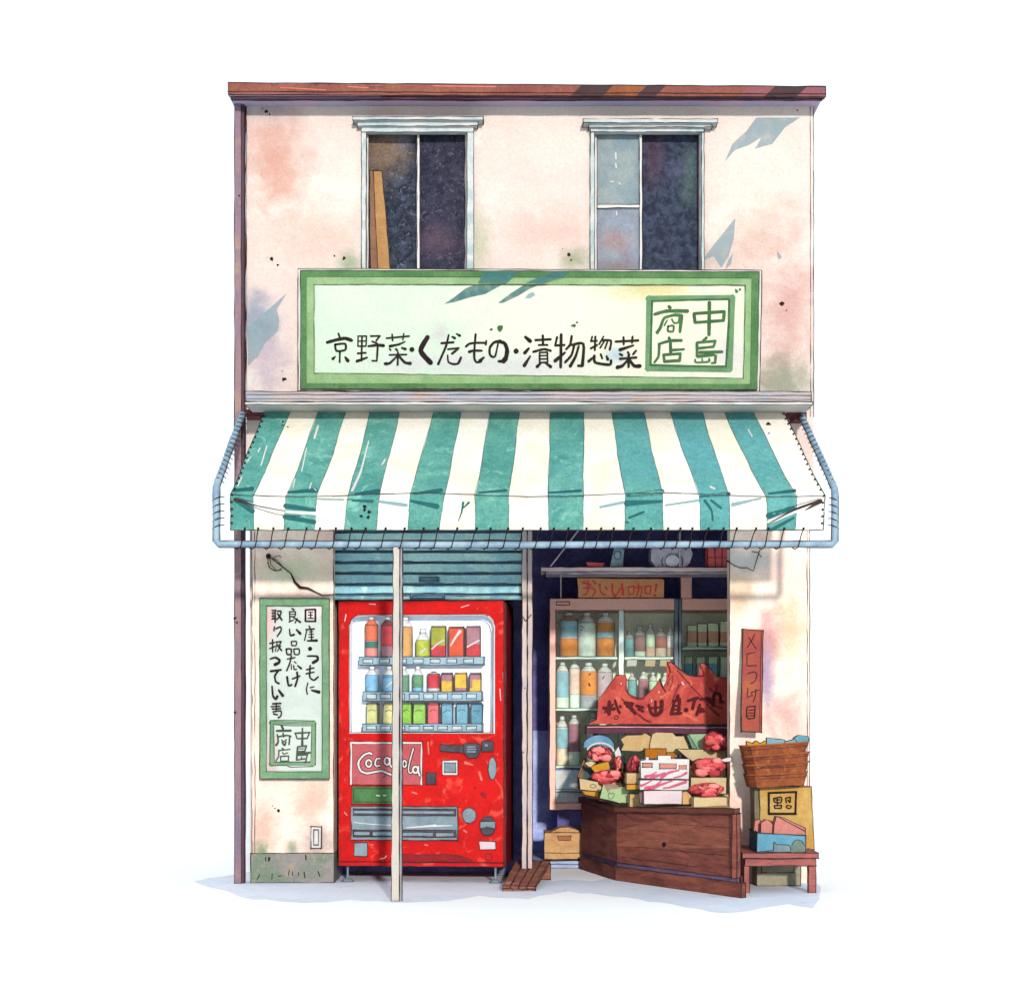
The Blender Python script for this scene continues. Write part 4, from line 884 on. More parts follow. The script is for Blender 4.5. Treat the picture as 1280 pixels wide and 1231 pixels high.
CR = [(457, 470.5, d_ov, 'pale khaki pack leftmost on the bottom shelf of the vending machine'), (478, 495, d_py, 'wide pale yellow pack on the bottom shelf left of the awning post'), (500, 513.5, d_bg, 'bright green pack just right of the awning post on the bottom shelf'), (516.3, 531, d_lg, 'leaf green pack standing left of the pink pack on the bottom shelf'),
      (534.3, 548, d_pk2, 'pink red pack in the middle of the bottom shelf of the machine'), (551.8, 565, d_tl, 'light teal pack standing right of the pink pack on the bottom shelf'), (570.5, 584.5, d_tl, 'light teal pack, second from the right on the bottom shelf'), (588.8, 602.3, d_tl2, 'darker teal pack at the right end of the bottom shelf')]
for i, (a, b, m, lb) in enumerate(CR): carton(a, 880.5, b, 904.5, P1 + .03, [m], lb, (ink, [(.7, 2, 8 + i % 3, 7, 6 + i % 2, 11, 8)]), parent_list=DL)
# turn the machine and what stands in it a few degrees, as it is drawn
piv = Vector(VM.location)
rot = Matrix.Rotation(VMROT, 4, 'Z')
for o in DL:
    o.location = piv + rot @ (Vector(o.location) - piv); o.rotation_euler = (0, 0, VMROT)
VM.rotation_euler = (0, 0, VMROT)

# ------------------------------------------------------------------ wooden pallet step
PS = thing('wooden_step', 'small slatted brown wooden step on the ground in front of the door post', 'step', blueprint(655, .3, 0))
top = [(645, 1074), (688, 1075), (668.5, 1108), (627.5, 1107)]
def tri(u, v, dz=0):
    p0 = -.22; p1 = .5
    a = W(645 + 43 * u, 1074.5 + u, p0); b = W(628 + 41 * u, 1106.5 + u, p1)
    q = a.lerp(b, v); q.z += dz; return q
for k in range(4):
    s = MB(); u0, u1 = k / 4 + .01, (k + 1) / 4 - .01
    A = [tri(u0, 0), tri(u1, 0), tri(u1, 1), tri(u0, 1)]; s.hexa(A + [v + Vector((0, 0, -.018)) for v in A], palletm, .0036)
    if k % 2 == 0 or k == 3: pass
    s.build('slat', PS)
s = MB(); A = [tri(0, 1, -.02), tri(1, 1, -.02)]; B_ = [Vector((v.x, v.y, .002)) for v in A]
s.hexa([A[0], A[1], B_[1], B_[0]] + [v + Vector((.004, .04, 0)) for v in (A[0], A[1], B_[1], B_[0])], palletm, .0036)
for u in (.3, .62): v = A[0].lerp(A[1], u); s.line(v + Vector((0, -.002, 0)), Vector((v.x, v.y - .002, .004)), .003)
s.build('front_board', PS)
s = MB(); A = [tri(0, 0, -.02), tri(1, 0, -.02)]; B_ = [Vector((v.x, v.y, .002)) for v in A]; s.hexa([v + Vector((0, -.04, 0)) for v in (A[0], A[1], B_[1], B_[0])] + [A[0], A[1], B_[1], B_[0]], palletm, .0036); s.build('back_board', PS)

# ------------------------------------------------------------------ shelf over the cabinet and its load
SHP = -.7
SHF = thing('hanging_shelf', 'thin pale plank shelf hung on strings across the top of the shop opening', 'shelf', blueprint(795, SHP - .12, W(0, 714, SHP).z))
s = MB(); s.box(676, 709, 921, 714.5, SHP, SHP - .28, wash('shelf_plank', C(232, 200, 190, 1.0), C(206, 196, 196, 1.0), 6, .08), .0035); s.box(682, 714.6, 921, 718, SHP - .02, SHP - .26, wash('shelf_under', C(176, 170, 176, .9), C(150, 146, 156, .9), 6, .08), .003); s.build('plank', SHF)
wht = pig('string_white', 226, 216, 212, 1.0)
for a, b in (((688, 708), (705, 686)), ((850, 708), (850, 660))):
    s = MB(); A, B_ = W(*a, SHP - .02), W(*b, SHP - .02); d = B_ - A; B_ = A + d * ((2.62 - A.z) / d.z); s.tube([A, B_], .006, wht, 6); s.build('string', SHF)
s = MB(); s.tube([W(701, 718, SHP - .04), W(701, 747, -1.22)], .005, wht, 6); s.build('string', SHF)
grp = 'things on the hanging shelf'
s = MB(); s.prism([(732.5, 702), (756, 703.5), (754, 709), (734, 709)], SHP - .04, SHP - .18, pig('flat_box_red', 214, 100, 100, .9), .003); s.build('flat_box', None, 'flat pinkish red box lying on the left part of the hanging shelf', 'box', grp)
T = thing('clamp_lamp', 'grey blue clip bracket with a round boss standing on the hanging shelf', 'bracket', W(770, 709, SHP - .1), grp)
s = MB(); s.prism([(768, 684), (781, 684), (778.5, 709), (761.5, 709)], SHP - .06, SHP - .12, pig('clip_blue', 140, 168, 178, .95), .0035); s.build('bracket', T)
s = MB(); c = [(772 + 4.4 * math.cos(k * .5236), 694 + 4.8 * math.sin(k * .5236)) for k in range(12)][::-1]; s.prism(c, SHP - .045, SHP - .06, pig('clip_boss', 162, 184, 190, .95), .003); s.build('boss', T)
T = thing('wall_fan', 'grey fan unit with a round white hub on the hanging shelf', 'fan', W(838, 709, SHP - .1), grp)
s = MB(); s.prism([(815, 682), (863, 682), (866, 692), (863, 703), (858, 709), (819, 709), (813, 700), (813, 690)], SHP - .06, SHP - .2, pig('fan_grey', 178, 174, 184, .7), .0032); s.build('housing', T)
s = MB(); c = [(840.5 + 9 * math.cos(k * .449), 701 + 8 * math.sin(k * .449)) for k in range(14)][::-1]; s.prism([(a, min(b, 708.5)) for a, b in c], SHP - .035, SHP - .06, pig('fan_hub', 222, 228, 236, .95), .003); s.build('hub', T)
s = MB(); s.strokes(ink, (750, 480), 4.129, [(4, 325, 895, 318, 915, 325, 935), (4, 418, 890, 428, 910, 424, 935)], SHP - .06, lift=.003); s.build('guard_slot', T)
T = thing('wrapped_parcel', 'pinkish red string-tied parcel at the right end of the hanging shelf', 'parcel', W(897, 709, SHP - .1), grp)
s = MB(); s.box(884.5, 684, 912, 709, SHP - .05, SHP - .22, pig('parcel_red', 236, 112, 110, .6), .0035); s.build('box', T)
s = MB(); s.line(W(893, 684, SHP - .046), W(894, 709, SHP - .046), .0035); s.line(W(902.5, 684, SHP - .046), W(902.5, 709, SHP - .046), .0035); s.line(W(884.5, 697, SHP - .046), W(912, 697, SHP - .046), .0025); s.build('string', T)

# ------------------------------------------------------------------ glass fronted drinks cabinet
FP = -1.2; FB = FP - .42
FR = thing('drinks_cabinet', 'tall pink framed glass cabinet full of bottles against the back of the shop', 'cabinet', blueprint(800, FP - .2, 0))
s = MB()
s.box(687, 748, 921, 762.5, FP, FB, fridgem, 0); s.box(687, 762.5, 694.5, 1012, FP, FB, fridgem, 0); s.box(694.5, 1003.5, 921, 1012, FP, FB, fridgem, 0)
s.line(W(687, 748, FP), W(921, 748, FP)); s.line(W(687, 748, FP), W(687, 1012, FP)); s.line(W(687, 1012, FP), W(921, 1012, FP)); s.line(W(694.5, 762.5, FP), W(694.5, 1003, FP), .003); s.line(W(694, 763, FP + .003), W(915, 763, FP + .003), .003); s.line(W(694, 1003.5, FP), W(760, 1003.5, FP), .003)
s.ring(695, 751.5, 712.5, 756.5, .9, FP + .004, FP, ink, 0)
s.build('carcass', FR)
s = MB(); s.box(694.5, 762.5, 921, 1003.5, FB + .02, FB, fridgeb, 0); s.build('back_panel', FR)
s = MB(); z0 = W(0, 1012, FP).z; s.wbox(W(697, 0, FP).x, W(921, 0, FP).x, -FP + .06, -FB, .055, z0, navy, 0); s.build('base', FR)
for (x0, x1, y0) in ((773, 780, 762.5), (848.5, 852, 748)):
    s = MB(); s.box(x0, y0, x1, 1003.5, FP + .006, FP - .03, fridgeg if x0 < 800 else greyb, .003); s.build('mullion', FR)
s = MB(); s.box(843, 748, 847.8, 1003.5, FP + .012, FP - .03, greyb, .003); s.build('mullion', FR)
s = MB(); s.box(851, 715.5, 865, 748, FP, FP - .05, fridgem, .003); s.build('hanging_bracket', FR)
for (x0, x1, y) in ((694.5, 773, 820.8), (694.5, 773, 885), (694.5, 773, 956.5), (694.5, 773, 986.5), (780, 843, 820.8), (780, 843, 886), (780, 843, 957), (852.5, 921, 808.5), (852.5, 921, 871), (852.5, 921, 940)):
    s = MB(); s.box(x0, y, x1, y + 3.2, FP - .02, FB + .02, fridgeg, .0032); s.build('shelf', FR)
s = MB(); s.box(694.5, 960, 921, 1003, FP - .03, FP - .035, fridgel, 0); s.box(694.5, 960, 921, 962, FP - .02, FP - .03, navy, 0); s.line(W(694.5, 989, FP - .01), W(760, 989, FP - .01), .003); s.build('lower_panel', FR)
for x in (790.5, 813.5, 831.5):
    s = MB(); s.prism([(x - 6.5, 824.5), (x + 6.5, 824.5), (x + 5.2, 833), (x - 7.5, 832.6)], FP - .012, FP - .016, tan2 if x > 800 else whitem, .0028); s.build('price_card', FR)
gl = glass('cabinet_glass', (.95, .98, .96, 1), .01)
for x0, x1 in ((694.5, 773), (780, 843), (852.5, 921)):
    s = MB(); s.box(x0 + .3, 763.5, x1 - .3, 1002, FP - .004, FP - .007, gl, 0); s.build('glass_door', FR)
BP = FP - .13
G = 'bottles in the drinks cabinet'
def cb_(n, r, g, b, k=.8): return pig(n, r, g, b, k)
c_bl = cb_('cab_blue', 130, 172, 186); c_or = cb_('cab_orange', 208, 126, 44); c_pg = cb_('cab_pale_green', 208, 222, 206); c_pk = cb_('cab_rose', 214, 184, 172); c_mv = cb_('cab_mauve', 184, 164, 172); c_gy = cb_('cab_grey', 160, 158, 166); c_tn = cb_('cab_tan', 216, 196, 172); c_wn = cb_('cab_wine', 150, 98, 110)
c_tl = cb_('cab_teal', 110, 158, 162); c_br = cb_('cab_brown', 150, 108, 104); c_gn = cb_('cab_green', 186, 214, 178); c_rb = cb_('cab_red_brown', 160, 94, 82); c_pc = cb_('cab_peach', 232, 190, 168); c_wh = cb_('cab_white', 238, 236, 232); c_bd = cb_('cab_band_brown', 180, 128, 108, .45); c_pn = cb_('pack_pale', 216, 224, 190, .4); c_db = cb_('cab_deep_blue', 96, 150, 176, .45); c_lb = cb_('cab_light_blue', 160, 198, 214, .5)
def cbot(*a, **k): return bottle(*a, name='glass_jar' if k.pop('jar', False) else 'bottle', grp=G, cat='bottle', **k)
cbot(700, 722, 766, 820.6, BP, [(.50, c_or), (.53, c_wh), (.97, c_bl), (1.0, c_br)], 'jar with an orange lower half and blue upper band, top left in the cabinet', neck=.17, jar=True)
cbot(722.3, 744.7, 766, 820.6, BP, [(.98, c_pg), (1.0, c_pk)], 'pale green jar standing between the two orange jars in the cabinet', neck=.22, jar=True, marks=(ink, [(.8, 3, 16, 7, 18), (.7, 3, 21, 6, 21)]))
cbot(746, 768, 766, 820.6, BP, [(.53, c_or), (.7, c_bl), (.97, c_or), (1.0, c_wh)], 'jar of orange with a pale blue waist beside the first mullion', neck=.2, jar=True)
cbot(695.2, 711, 826.5, 884.8, BP, [(.3, c_pg), (.98, c_bl)], 'blue labelled jar leftmost on the second cabinet shelf', neck=.22, jar=True)
cbot(711.3, 725, 826, 884.8, BP - .04, [(.35, c_pg), (.98, c_pk)], 'slim rose bottle behind the blue jar on the second cabinet shelf', neck=.16)
cbot(725.3, 746, 828, 884.8, BP, [(.36, c_gy), (.99, c_or)], 'orange jar with black spots and a grey foot on the second cabinet shelf', neck=.2, jar=True, marks=(ink, [(1.6, 11, 15, 13, 14), (2.2, 11, 26, 12, 29)]))
cbot(746.3, 765.5, 829, 884.8, BP, [(.3, c_pg), (.99, c_mv)], 'mauve jar beside the peak of the red banner in the cabinet', neck=.2, jar=True, marks=(ink, [(1.4, 7, 19, 9, 16)]))
cbot(695.2, 710, 895, 956.3, BP, [(.45, c_tn), (.96, c_bl)], 'bottle with a blue label over a tan foot on the third cabinet shelf', neck=.22)
cbot(710.3, 725, 893.5, 956.3, BP, [(.34, c_pg), (.99, c_wn)], 'wine coloured bottle on the third cabinet shelf', neck=.18)
cbot(733, 750, 891, 956.3, BP, [(1.0, c_pg)], 'clear bottle half behind the left end of the red banner', neck=.25)
cbot(780.5, 792.3, 789, 820.6, BP, [(1.0, c_tl)], 'teal bottle left in the middle bay of the cabinet', neck=.27)
cbot(793, 806.8, 783, 820.6, BP, [(.25, c_pg), (1.0, c_br)], 'bottle with a brown grey label in the middle bay of the cabinet', neck=.3)
cbot(807.3, 818.7, 780, 820.6, BP, [(.4, c_pc), (.98, c_gn)], 'tallest bottle in the middle bay with a green label over peach', neck=.3)
cbot(819.3, 833, 785, 820.6, BP, [(.42, c_tn), (.98, c_rb)], 'bottle with a red brown label in the middle bay of the cabinet', neck=.28)
cbot(833.5, 843, 783, 820.6, BP, [(.4, c_pc), (.98, c_wh)], 'white labelled bottle against the grey mullion', neck=.28)
cbot(784.5, 795.5, 842, 885.8, BP, [(1.0, c_tl)], 'small teal bottle above the dip of the red banner', neck=.18)
cbot(798, 810.5, 839.5, 885.8, BP, [(.98, c_wn)], 'small wine red bottle above the dip of the red banner', neck=.2)
cbot(811, 821.5, 840, 885.8, BP, [(1.0, c_gn)], 'small green bottle above the dip of the red banner', neck=.24)
cbot(826, 836.5, 840.5, 885.8, BP, [(1.0, c_wh)], 'small white bottle beside the tall banner point', neck=.24)
G2 = 'packs in the right bay of the cabinet'
for i, (a, b, y) in enumerate(((859, 871, 781.5), (872, 883.8, 779.5), (885, 898, 779), (900, 911, 776))):
    T = thing('drink_pack', ['pale pack with a brown band against the left post of the right cabinet bay', 'second pale pack with a brown band in the right cabinet bay', 'third pale pack with a brown band, left of the tallest one', 'tallest pale pack with a brown band beside the right pier'][i], 'pack', blueprint((a + b) / 2, BP, W(0, 808.3, BP).z), G2)
    s = MB(); s.box(a, y, b, 788.5 + (i % 2), BP, BP - .07, c_pn, 0); s.box(a, 788.5 + (i % 2), b, 803, BP, BP - .07, c_bd, 0); s.box(a, 803, b, 808.3, BP, BP - .07, c_pn, 0); s.poly([W(u, v, BP) for u, v in ((a, y), (b, y), (b, 808.3), (a, 808.3))], .0035, close=True)
    s.build('package', T)
for i, (a, b, m) in enumerate(((855.5, 865.5, c_db), (870.5, 881, c_lb), (885.5, 896.5, c_db), (900, 909, c_pg))):
    T = thing('drink_pack', ['pale and deep blue pack at the left of the lower right cabinet bay', 'pack with a light blue foot behind the small banner point', 'pale and deep blue pack behind the right banner point', 'plain pale green pack at the far right of the cabinet'][i], 'pack', blueprint((a + b) / 2, BP, W(0, 870.8, BP).z), G2)
    s = MB(); s.box(a, 820.5, b, 829, BP, BP - .07, c_pn, 0); s.box(a, 829, b, 870.8, BP, BP - .07, m, 0); s.poly([W(u, v, BP) for u, v in ((a, 820.5), (b, 820.5), (b, 870.8), (a, 870.8))], .0035, close=True)
    s.build('package', T)
# small orange sign on the cabinet
T = thing('small_sign', 'small orange board with red hand lettering standing on top of the drinks cabinet', 'sign', W(776, 747.6, FP - .03))
s = MB(); s.prism([(721.5, 722.5), (828, 723.5), (830.5, 725.5), (830, 748), (775, 747.6), (722.5, 747.6)], FP - .02, FP - .045, obrd, .0035); s.build('board', T)
TI = [(26,140,130,240,165),(26,210,118,205,220,180,282,145,288),(26,150,205,255,200,302,250,262,302),((18,32),265,105,300,148),((28,24),355,150,362,240,390,278),(28,390,280,430,292),((16,30),415,178,448,215),((28,34),515,150,520,260,550,312),(24,550,312,610,235),((32,36),640,150,652,288),(18,600,232,628,200),
 (20,720,190,730,290),(20,730,290,792,275),(20,795,180,790,275),(20,720,190,795,180),(22,850,150,856,220,830,292),(22,815,202,892,190,880,312),(24,935,182,1012,175),(24,1010,178,1000,280),(24,937,182,938,272),(24,938,274,1000,280),((32,18),1080,155,1066,258),((20,30),1045,287,1072,303)]
s = MB(); s.strokes(obrdw, (715, 715), 10.24, TI, FP - .02, wscale=.9); s.build('lettering', T)

# ------------------------------------------------------------------ box by the step
T = thing('cardboard_box', 'low tan cardboard box with a slot handle on the raised floor left of the counter', 'box', blueprint(704, -1.1, .055))
s = MB(); s.box(680.5, 1040.5, 729, 1073.8, -1.02, -1.25, tan3, .0036); s.line(W(680.5, 1066, -1.017), W(729, 1066, -1.017), .003); s.build('body', T)
s = MB(); s.prism([(688, 1040), (700, 1034), (710, 1033.5), (722, 1037), (728, 1040.5)], -1.04, -1.2, tan3, .003); s.build('flap', T)
s = MB(); s.prism([(697, 1044.5), (714, 1044.5), (712.5, 1050), (698.5, 1050)], -1.016, -1.019, wash('slot_shade', C(150, 96, 70, 1), C(140, 90, 66, 1), 8, .1), .003); s.build('handle_slot', T)

# ------------------------------------------------------------------ counter
CT = thing('display_counter', 'dark brown wooden sales counter with a slanted left end in front of the shop', 'counter', blueprint(820, -.1, 0))
def cpt(x, y, p): return W(x, y, p)
def gp(x, p): v = W(x, HY, p); return Vector((v.x, v.y, 0))
pL, pM, pR = -.95, -.16, .86
bl, bm, brr = gp(727, pL), gp(771, pM), gp(921, pR)
def up(v, z): return Vector((v.x, v.y, z))
tl, tm, tr_ = .535, .512, .565
zs = lambda v0, z: up(v0, z)
back_r = Vector((brr.x + .0, .55, 0)); back_l = Vector((bl.x, -pL, 0))
s = MB()
for (a, b, za, zb_) in ((bl, bm, tl, tm), (bm, brr, tm, tr_)):
    n = Vector(((b - a).y, -(b - a).x, 0)).normalized()
    inn = -n * .03
    s.hexa([up(a, za - .03), up(b, zb_ - .03), up(b, .125), up(a, .125)] + [up(a + inn, za - .03), up(b + inn, zb_ - .03), up(b + inn, .125), up(a + inn, .125)], wood_d, .004)
s.hexa([up(brr, tr_ - .03), up(back_r, .53), up(back_r, .125), up(brr, .125)] + [up(v + Vector((-.03, 0, 0)), z) for v, z in ((brr, tr_ - .03), (back_r, .53), (back_r, .125), (brr, .125))], wood_d, .004)
# wood marks
F1 = lambda t, z, o=.003: up(bm.lerp(brr, t), z) + Vector(((brr - bm).y, -(brr - bm).x, 0)).normalized() * o
for (t0, z0, t1, z1) in ((.02, .36, .45, .37), (.1, .25, .9, .26), (.05, .17, .7, .165), (.5, .43, .95, .44), (.3, .3, .8, .31)): s.line(F1(t0, z0), F1(t1, z1), .002)
s.build('body_panel', CT)
s = MB(); s.add([F1(.0, .35), F1(.0, .24), F1(.35, .255), F1(.95, .31), F1(.95, .39), F1(.62, .47), F1(.4, .45)], [(0, 1, 2, 3, 4, 5, 6)], wash('worn_wood', C(158, 94, 74, 1.45), C(132, 74, 62, 1.45), 5, .2, stretch=(1, 1, 5)))
s.build('worn_patch', CT, label='lighter worn patch on the front')
s = MB(); q = F1(.42, .285, .005); u_ = (brr - bm).normalized()
s.add([q + u_ * a + Vector((0, 0, b)) for a, b in ((-.02, .01), (.0, .02), (.025, .012), (.015, -.01), (-.005, -.018), (-.02, -.004))], [(0, 1, 2, 3, 4, 5)], black); s.build('knot', CT)
s = MB()
for (a, b, za, zb_) in ((bl, bm, tl, tm), (bm, brr, tm, tr_)):
    n = Vector(((b - a).y, -(b - a).x, 0)).normalized() * .022
    s.hexa([up(a + n, za + .0), up(b + n, zb_ + .0), up(b + n, zb_ - .034), up(a + n, za - .034)] + [up(a - n, za), up(b - n, zb_), up(b - n, zb_ - .034), up(a - n, za - .034)], wood_m, .0036)
s.add([up(bl, tl - .005), up(bm, tm - .005), up(brr, tr_ - .005), up(back_r, .54), up(back_l + Vector((.2, .0, 0)), .53)], [(0, 1, 2, 3, 4)], tan)
s.build('top', CT)
s = MB()
for (a, b) in ((bl, bm), (bm, brr)):
    n = Vector(((b - a).y, -(b - a).x, 0)).normalized() * .004
    s.hexa([up(a - n, .125), up(b - n, .125), up(b - n, .098), up(a - n, .098)] + [up(a - n * 5, .125), up(b - n * 5, .125), up(b - n * 5, .098), up(a - n * 5, .098)], lilac, .002)
s.build('groove_strip', CT)
s = MB()
for (a, b) in ((bl, bm), (bm, brr + Vector((.035, -.02, 0)))):
    n = Vector(((b - a).y, -(b - a).x, 0)).normalized() * .012
    s.hexa([up(a + n, .097), up(b + n, .097), up(b + n, .001), up(a + n, .001)] + [up(a - n * 2, .097), up(b - n * 2, .097), up(b - n * 2, .001), up(a - n * 2, .001)], wood_d, .004)
s.build('skirting', CT)
# raised rail at the back which the banner stands on
RPp = -.62
s = MB(); s.box(733, 906.5, 922, 916.5, RPp + .06, RPp - .12, wash('rail_wood', C(92, 52, 70, 1.1), C(78, 42, 60, 1.1), 5, .14), .0036); s.line(W(735, 908.5, RPp + .063), W(920, 909.5, RPp + .063), .0022, fridgem)
for x in (745, 830, 905): 
    a = W(x, 917, RPp); s.wbox(a.x - .02, a.x + .02, .62, .66, .5, a.z, wood_d, 0)
s.build('banner_rail', CT)
s = MB(); za = W(0, 985, -.1).z
s.wbox(W(783, 0, -.3).x, W(907, 0, -.3).x, .02, .34, .5, .61, tan, .003); s.wbox(W(783, 0, -.45).x, W(905, 0, -.45).x, .34, .6, .5, .79, tan3, .003)
s.build('display_tier', CT)

# ------------------------------------------------------------------ torn red banner
BN = thing('red_banner', 'torn red cloth banner with dark painted characters standing on the counter rail', 'banner', W(830, 906, RPp))
ot = [(0,598),(40,575),(75,560),(85,480),(90,390),(150,310),(210,230),(250,172),(300,170),(335,175),(345,215),(338,300),(370,340),(450,375),(490,370),(560,310),(610,250),(640,200),(668,275),(690,235),(715,180),(735,140),(722,95),(700,52),(740,52),(820,120),(880,170),(950,178),(1030,175),(1028,130),(990,65),(1030,62),(1080,100),(1120,160),(1150,180),(1235,195),(1320,200),(1320,605)]
# columns of cloth between the torn upper edge and the rail
def top_at(x):
    best = None
    for i in range(len(ot) - 2):
        (a, b), (c, d) = ot[i], ot[i + 1]
        if min(a, c) <= x <= max(a, c) and a != c:
            y = b + (d - b) * (x - a) / (c - a); best = y if best is None else min(best, y)
    return best if best is not None else 600
def bpn(x, y): return RPp + .02 + .016 * math.sin(x * .02) * (1 - abs(y - 300) / 700)
s = MB(); n = len(ot)
xs = sorted(set([i * 12 for i in range(111)] + [q[0] for q in ot if q[0] <= 1320] + [1320]))
V = []; NR = 6
for x in xs:
    t0 = min(top_at(x), 596); 
    for k in range(NR + 1):
        y = t0 + (602 - t0) * k / NR; V.append(W(735 + x / 7.111, 820 + y / 7.111, RPp + .02 + .012 * math.sin(x * .022 + y * .006)))
nv = len(V); V += [v + Vector((0, .006, 0)) for v in V]; Fs = []
for i in range(len(xs) - 1):
    for k in range(NR):
        a = i * (NR + 1) + k; b = a + NR + 1; Fs += [(a, a + 1, b + 1, b), (nv + a, nv + b, nv + b + 1, nv + a + 1)]
s.add(V, Fs, bananad, True)
# the two hooked points
for hk in ([(735,140),(722,95),(700,52),(740,52),(770,75),(770,140)], [(1030,150),(1020,105),(990,65),(1030,62),(1065,85),(1065,150)]):
    A = [W(735 + a / 7.111, 820 + b / 7.111, RPp + .022) for a, b in hk]; s.add(A + [v + Vector((0, .006, 0)) for v in A], [tuple(range(6)), tuple(range(11, 5, -1))], bananad)
s.poly([W(735 + a / 7.111, 820 + b / 7.111, RPp + .03) for a, b in ot[:-1]], .0034)
s.build('cloth', BN)
bp2 = lambda x, y: RPp + .02 + .012 * math.sin((x - 735) * 7.111 * .022 + (y - 820) * 7.111 * .006) + .004
s = MB()
s.strokes(bannerf, (735, 820), 7.111, [((8,26),1010,370,1080,450,1160,525),((8,20),300,375,400,470,500,560,560,582),((18,22),1080,285,1095,300),((20,14),1140,260,1135,310,1100,310),(16,1130,440,1200,465),(12,820,250,790,300,750,400),((10,18),380,360,440,378,500,372)], bp2)
s.strokes(ink, (735, 820), 7.111, [(6,795,125,860,200,930,280,1010,360,1100,430),(5,750,170,748,240,722,305),(5,730,190,700,270),(5,805,235,795,300),(4,770,360,730,430,660,490),(9,640,200,655,260,690,315),(5,300,380,420,500,540,582),ell(252,543,17,17,7)], bp2, lift=.003)
s.strokes(whitem, (735, 820), 7.111, [(12,835,230,850,255),(9,628,312,632,325),(8,290,238,298,248),(8,570,385,560,405)], bp2, lift=.004)
s.build('fold', BN)
TH = [(26,140,460,235,468),(28,190,405,187,512),(16,155,495,225,425),(18,240,390,258,450,282,505),(20,285,442,292,452),((26,30),330,415,400,425,350,440),((30,22),370,445,420,510),(20,430,440,490,455),(18,450,470,492,490),
 ((18,32),540,430,560,500,600,525,650,490,655,400),(18,600,400,602,505),(14,550,462,645,452),(26,800,350,790,390),(20,760,402,818,380),((18,28),768,400,742,512),(22,815,400,802,512),(14,770,440,812,440),(14,770,472,822,470),(20,745,512,828,505),(32,868,475,876,478),
 (22,890,395,980,368),(24,950,382,930,465),(20,995,430,965,522),(18,978,462,1022,470),(18,985,495,1032,488),((20,30),1000,382,1070,380,1112,425),(20,1120,332,1155,330,1175,352,1178,405),((18,26),1120,330,1110,435),(20,1192,405,1200,408)]
s = MB(); s.strokes(bannerw, (735, 820), 7.111, TH, bp2, lift=.002, wscale=1.25); s.build('lettering', BN)

# ------------------------------------------------------------------ goods on the counter
GC = 'goods laid out on the counter'
def box_thing(name, label, cat, pts_or_box, pf, dep, m, grp=GC, extra=None, r=.0034, tilt=0):
    s = MB()
    if len(pts_or_box) == 4 and not isinstance(pts_or_box[0], tuple): s.box(*pts_or_box, pf, pf - dep, m, r)
    else: s.prism(pts_or_box, pf, pf - dep, m, r)
    if extra: extra(s, pf)
    return s.build(name, None, label, cat, grp)
def bundle(label, cx, cy, w, h, p, seed, tie=None, wrap=False, name='produce_bag', mats=None, n=7):
    sc = (D - p) / F; T = thing(name, label, 'produce', W(cx, cy + h / 2, p), GC)
    rnd = random.Random(seed); s = MB(); c = W(cx, cy, p)
    hw, hh = w / 2 * sc, h / 2 * sc
    s.blob(c + Vector((0, .03, -hh * .15)), hw * .95, .07, hh * .85, meat, seed, .25)
    lob = []
    for k in range(n + 5):
        a = k / n * 6.283 + rnd.random() * .9; rr = rnd.uniform(.12, .68)
        q = c + Vector((math.cos(a) * hw * rr, -.035 - rnd.random() * .02, math.sin(a) * hh * rr - hh * .06)); R_ = rnd.uniform(.24, .44)
        mm = rnd.choice(mats or [meat, meatl, meatl, meatd, meat, meatb])
        s.blob(q, hw * R_, .035, hh * R_ * 1.1, mm, seed + k, .25); lob.append((q, hw * R_, hh * R_ * 1.1))
    for (q, a_, b_) in lob:      # drawn creases round the lumps
        a0 = rnd.random() * 6.28; pts = [q + Vector((math.cos(a0 + t * .4) * a_ * .98, -.022, math.sin(a0 + t * .4) * b_ * .98)) for t in range(8)]
        s.poly(pts, .003, wash('crease', C(96, 30, 44, 1.8), C(80, 26, 38, 1.8), 9, .1))
    s.build('produce', T)
    if wrap:
        s = MB(); pts = [c + Vector((math.cos(R(a)) * hw * 1.05, -.03, math.sin(R(a)) * hh * 1.1)) for a in range(10, 175, 15)]
        s.tube(pts, .008, whitem, 6); s.build('bag_edge', T)
    if tie:
        s = MB(); s.prism(tie, p + .05, p + .035, whitem, .003); s.build('bag_tie', T)
    return T
# back row
box_thing('paper_parcel', 'crumpled tan paper parcel behind the white packs, left half of the back row', 'parcel', [(775, 924), (783, 919), (803, 918), (806, 916), (813, 920), (814, 938), (800, 939), (776, 938), (780, 930)], -.42, .14, tan)
box_thing('paper_parcel', 'taller crumpled tan paper parcel in the centre of the back row', 'parcel', [(815, 917.5), (822, 915), (841, 915.5), (845, 920), (855, 920), (861, 930), (861, 938), (846, 946), (812, 946), (812, 930)], -.40, .14, tan2)
box_thing('orange_pack', 'wide orange pack standing above the white striped packs', 'pack', (806, 935.5, 832.5, 948), -.34, .06, orange)
box_thing('orange_pack', 'small orange pack to the right of the wide orange one', 'pack', (833, 940.5, 843.5, 948.5), -.34, .05, orange)
box_thing('green_carton', 'pale green carton in the back row right of the tan parcels', 'carton', [(860.5, 917), (890, 917), (895, 936), (871, 936.5)], -.34, .12, wash('carton_green', C(180, 210, 166, 1.6), C(160, 196, 156, 1.6), 8, .07))
s = MB(); s.prism([(858.5, 919), (861, 918), (871.5, 935.5), (865.5, 935)], -.335, -.36, pig('carton_side', 120, 164, 140, 1.5), .003); s.build('carton_flap', None, 'dark green flap leaning on the left side of the pale green carton', 'flap', GC)
box_thing('tan_carton', 'pale tan tray under the top right bag of red produce', 'carton', [(846, 936), (908, 937), (907, 950), (865, 951), (858, 946)], -.3, .12, tan2)
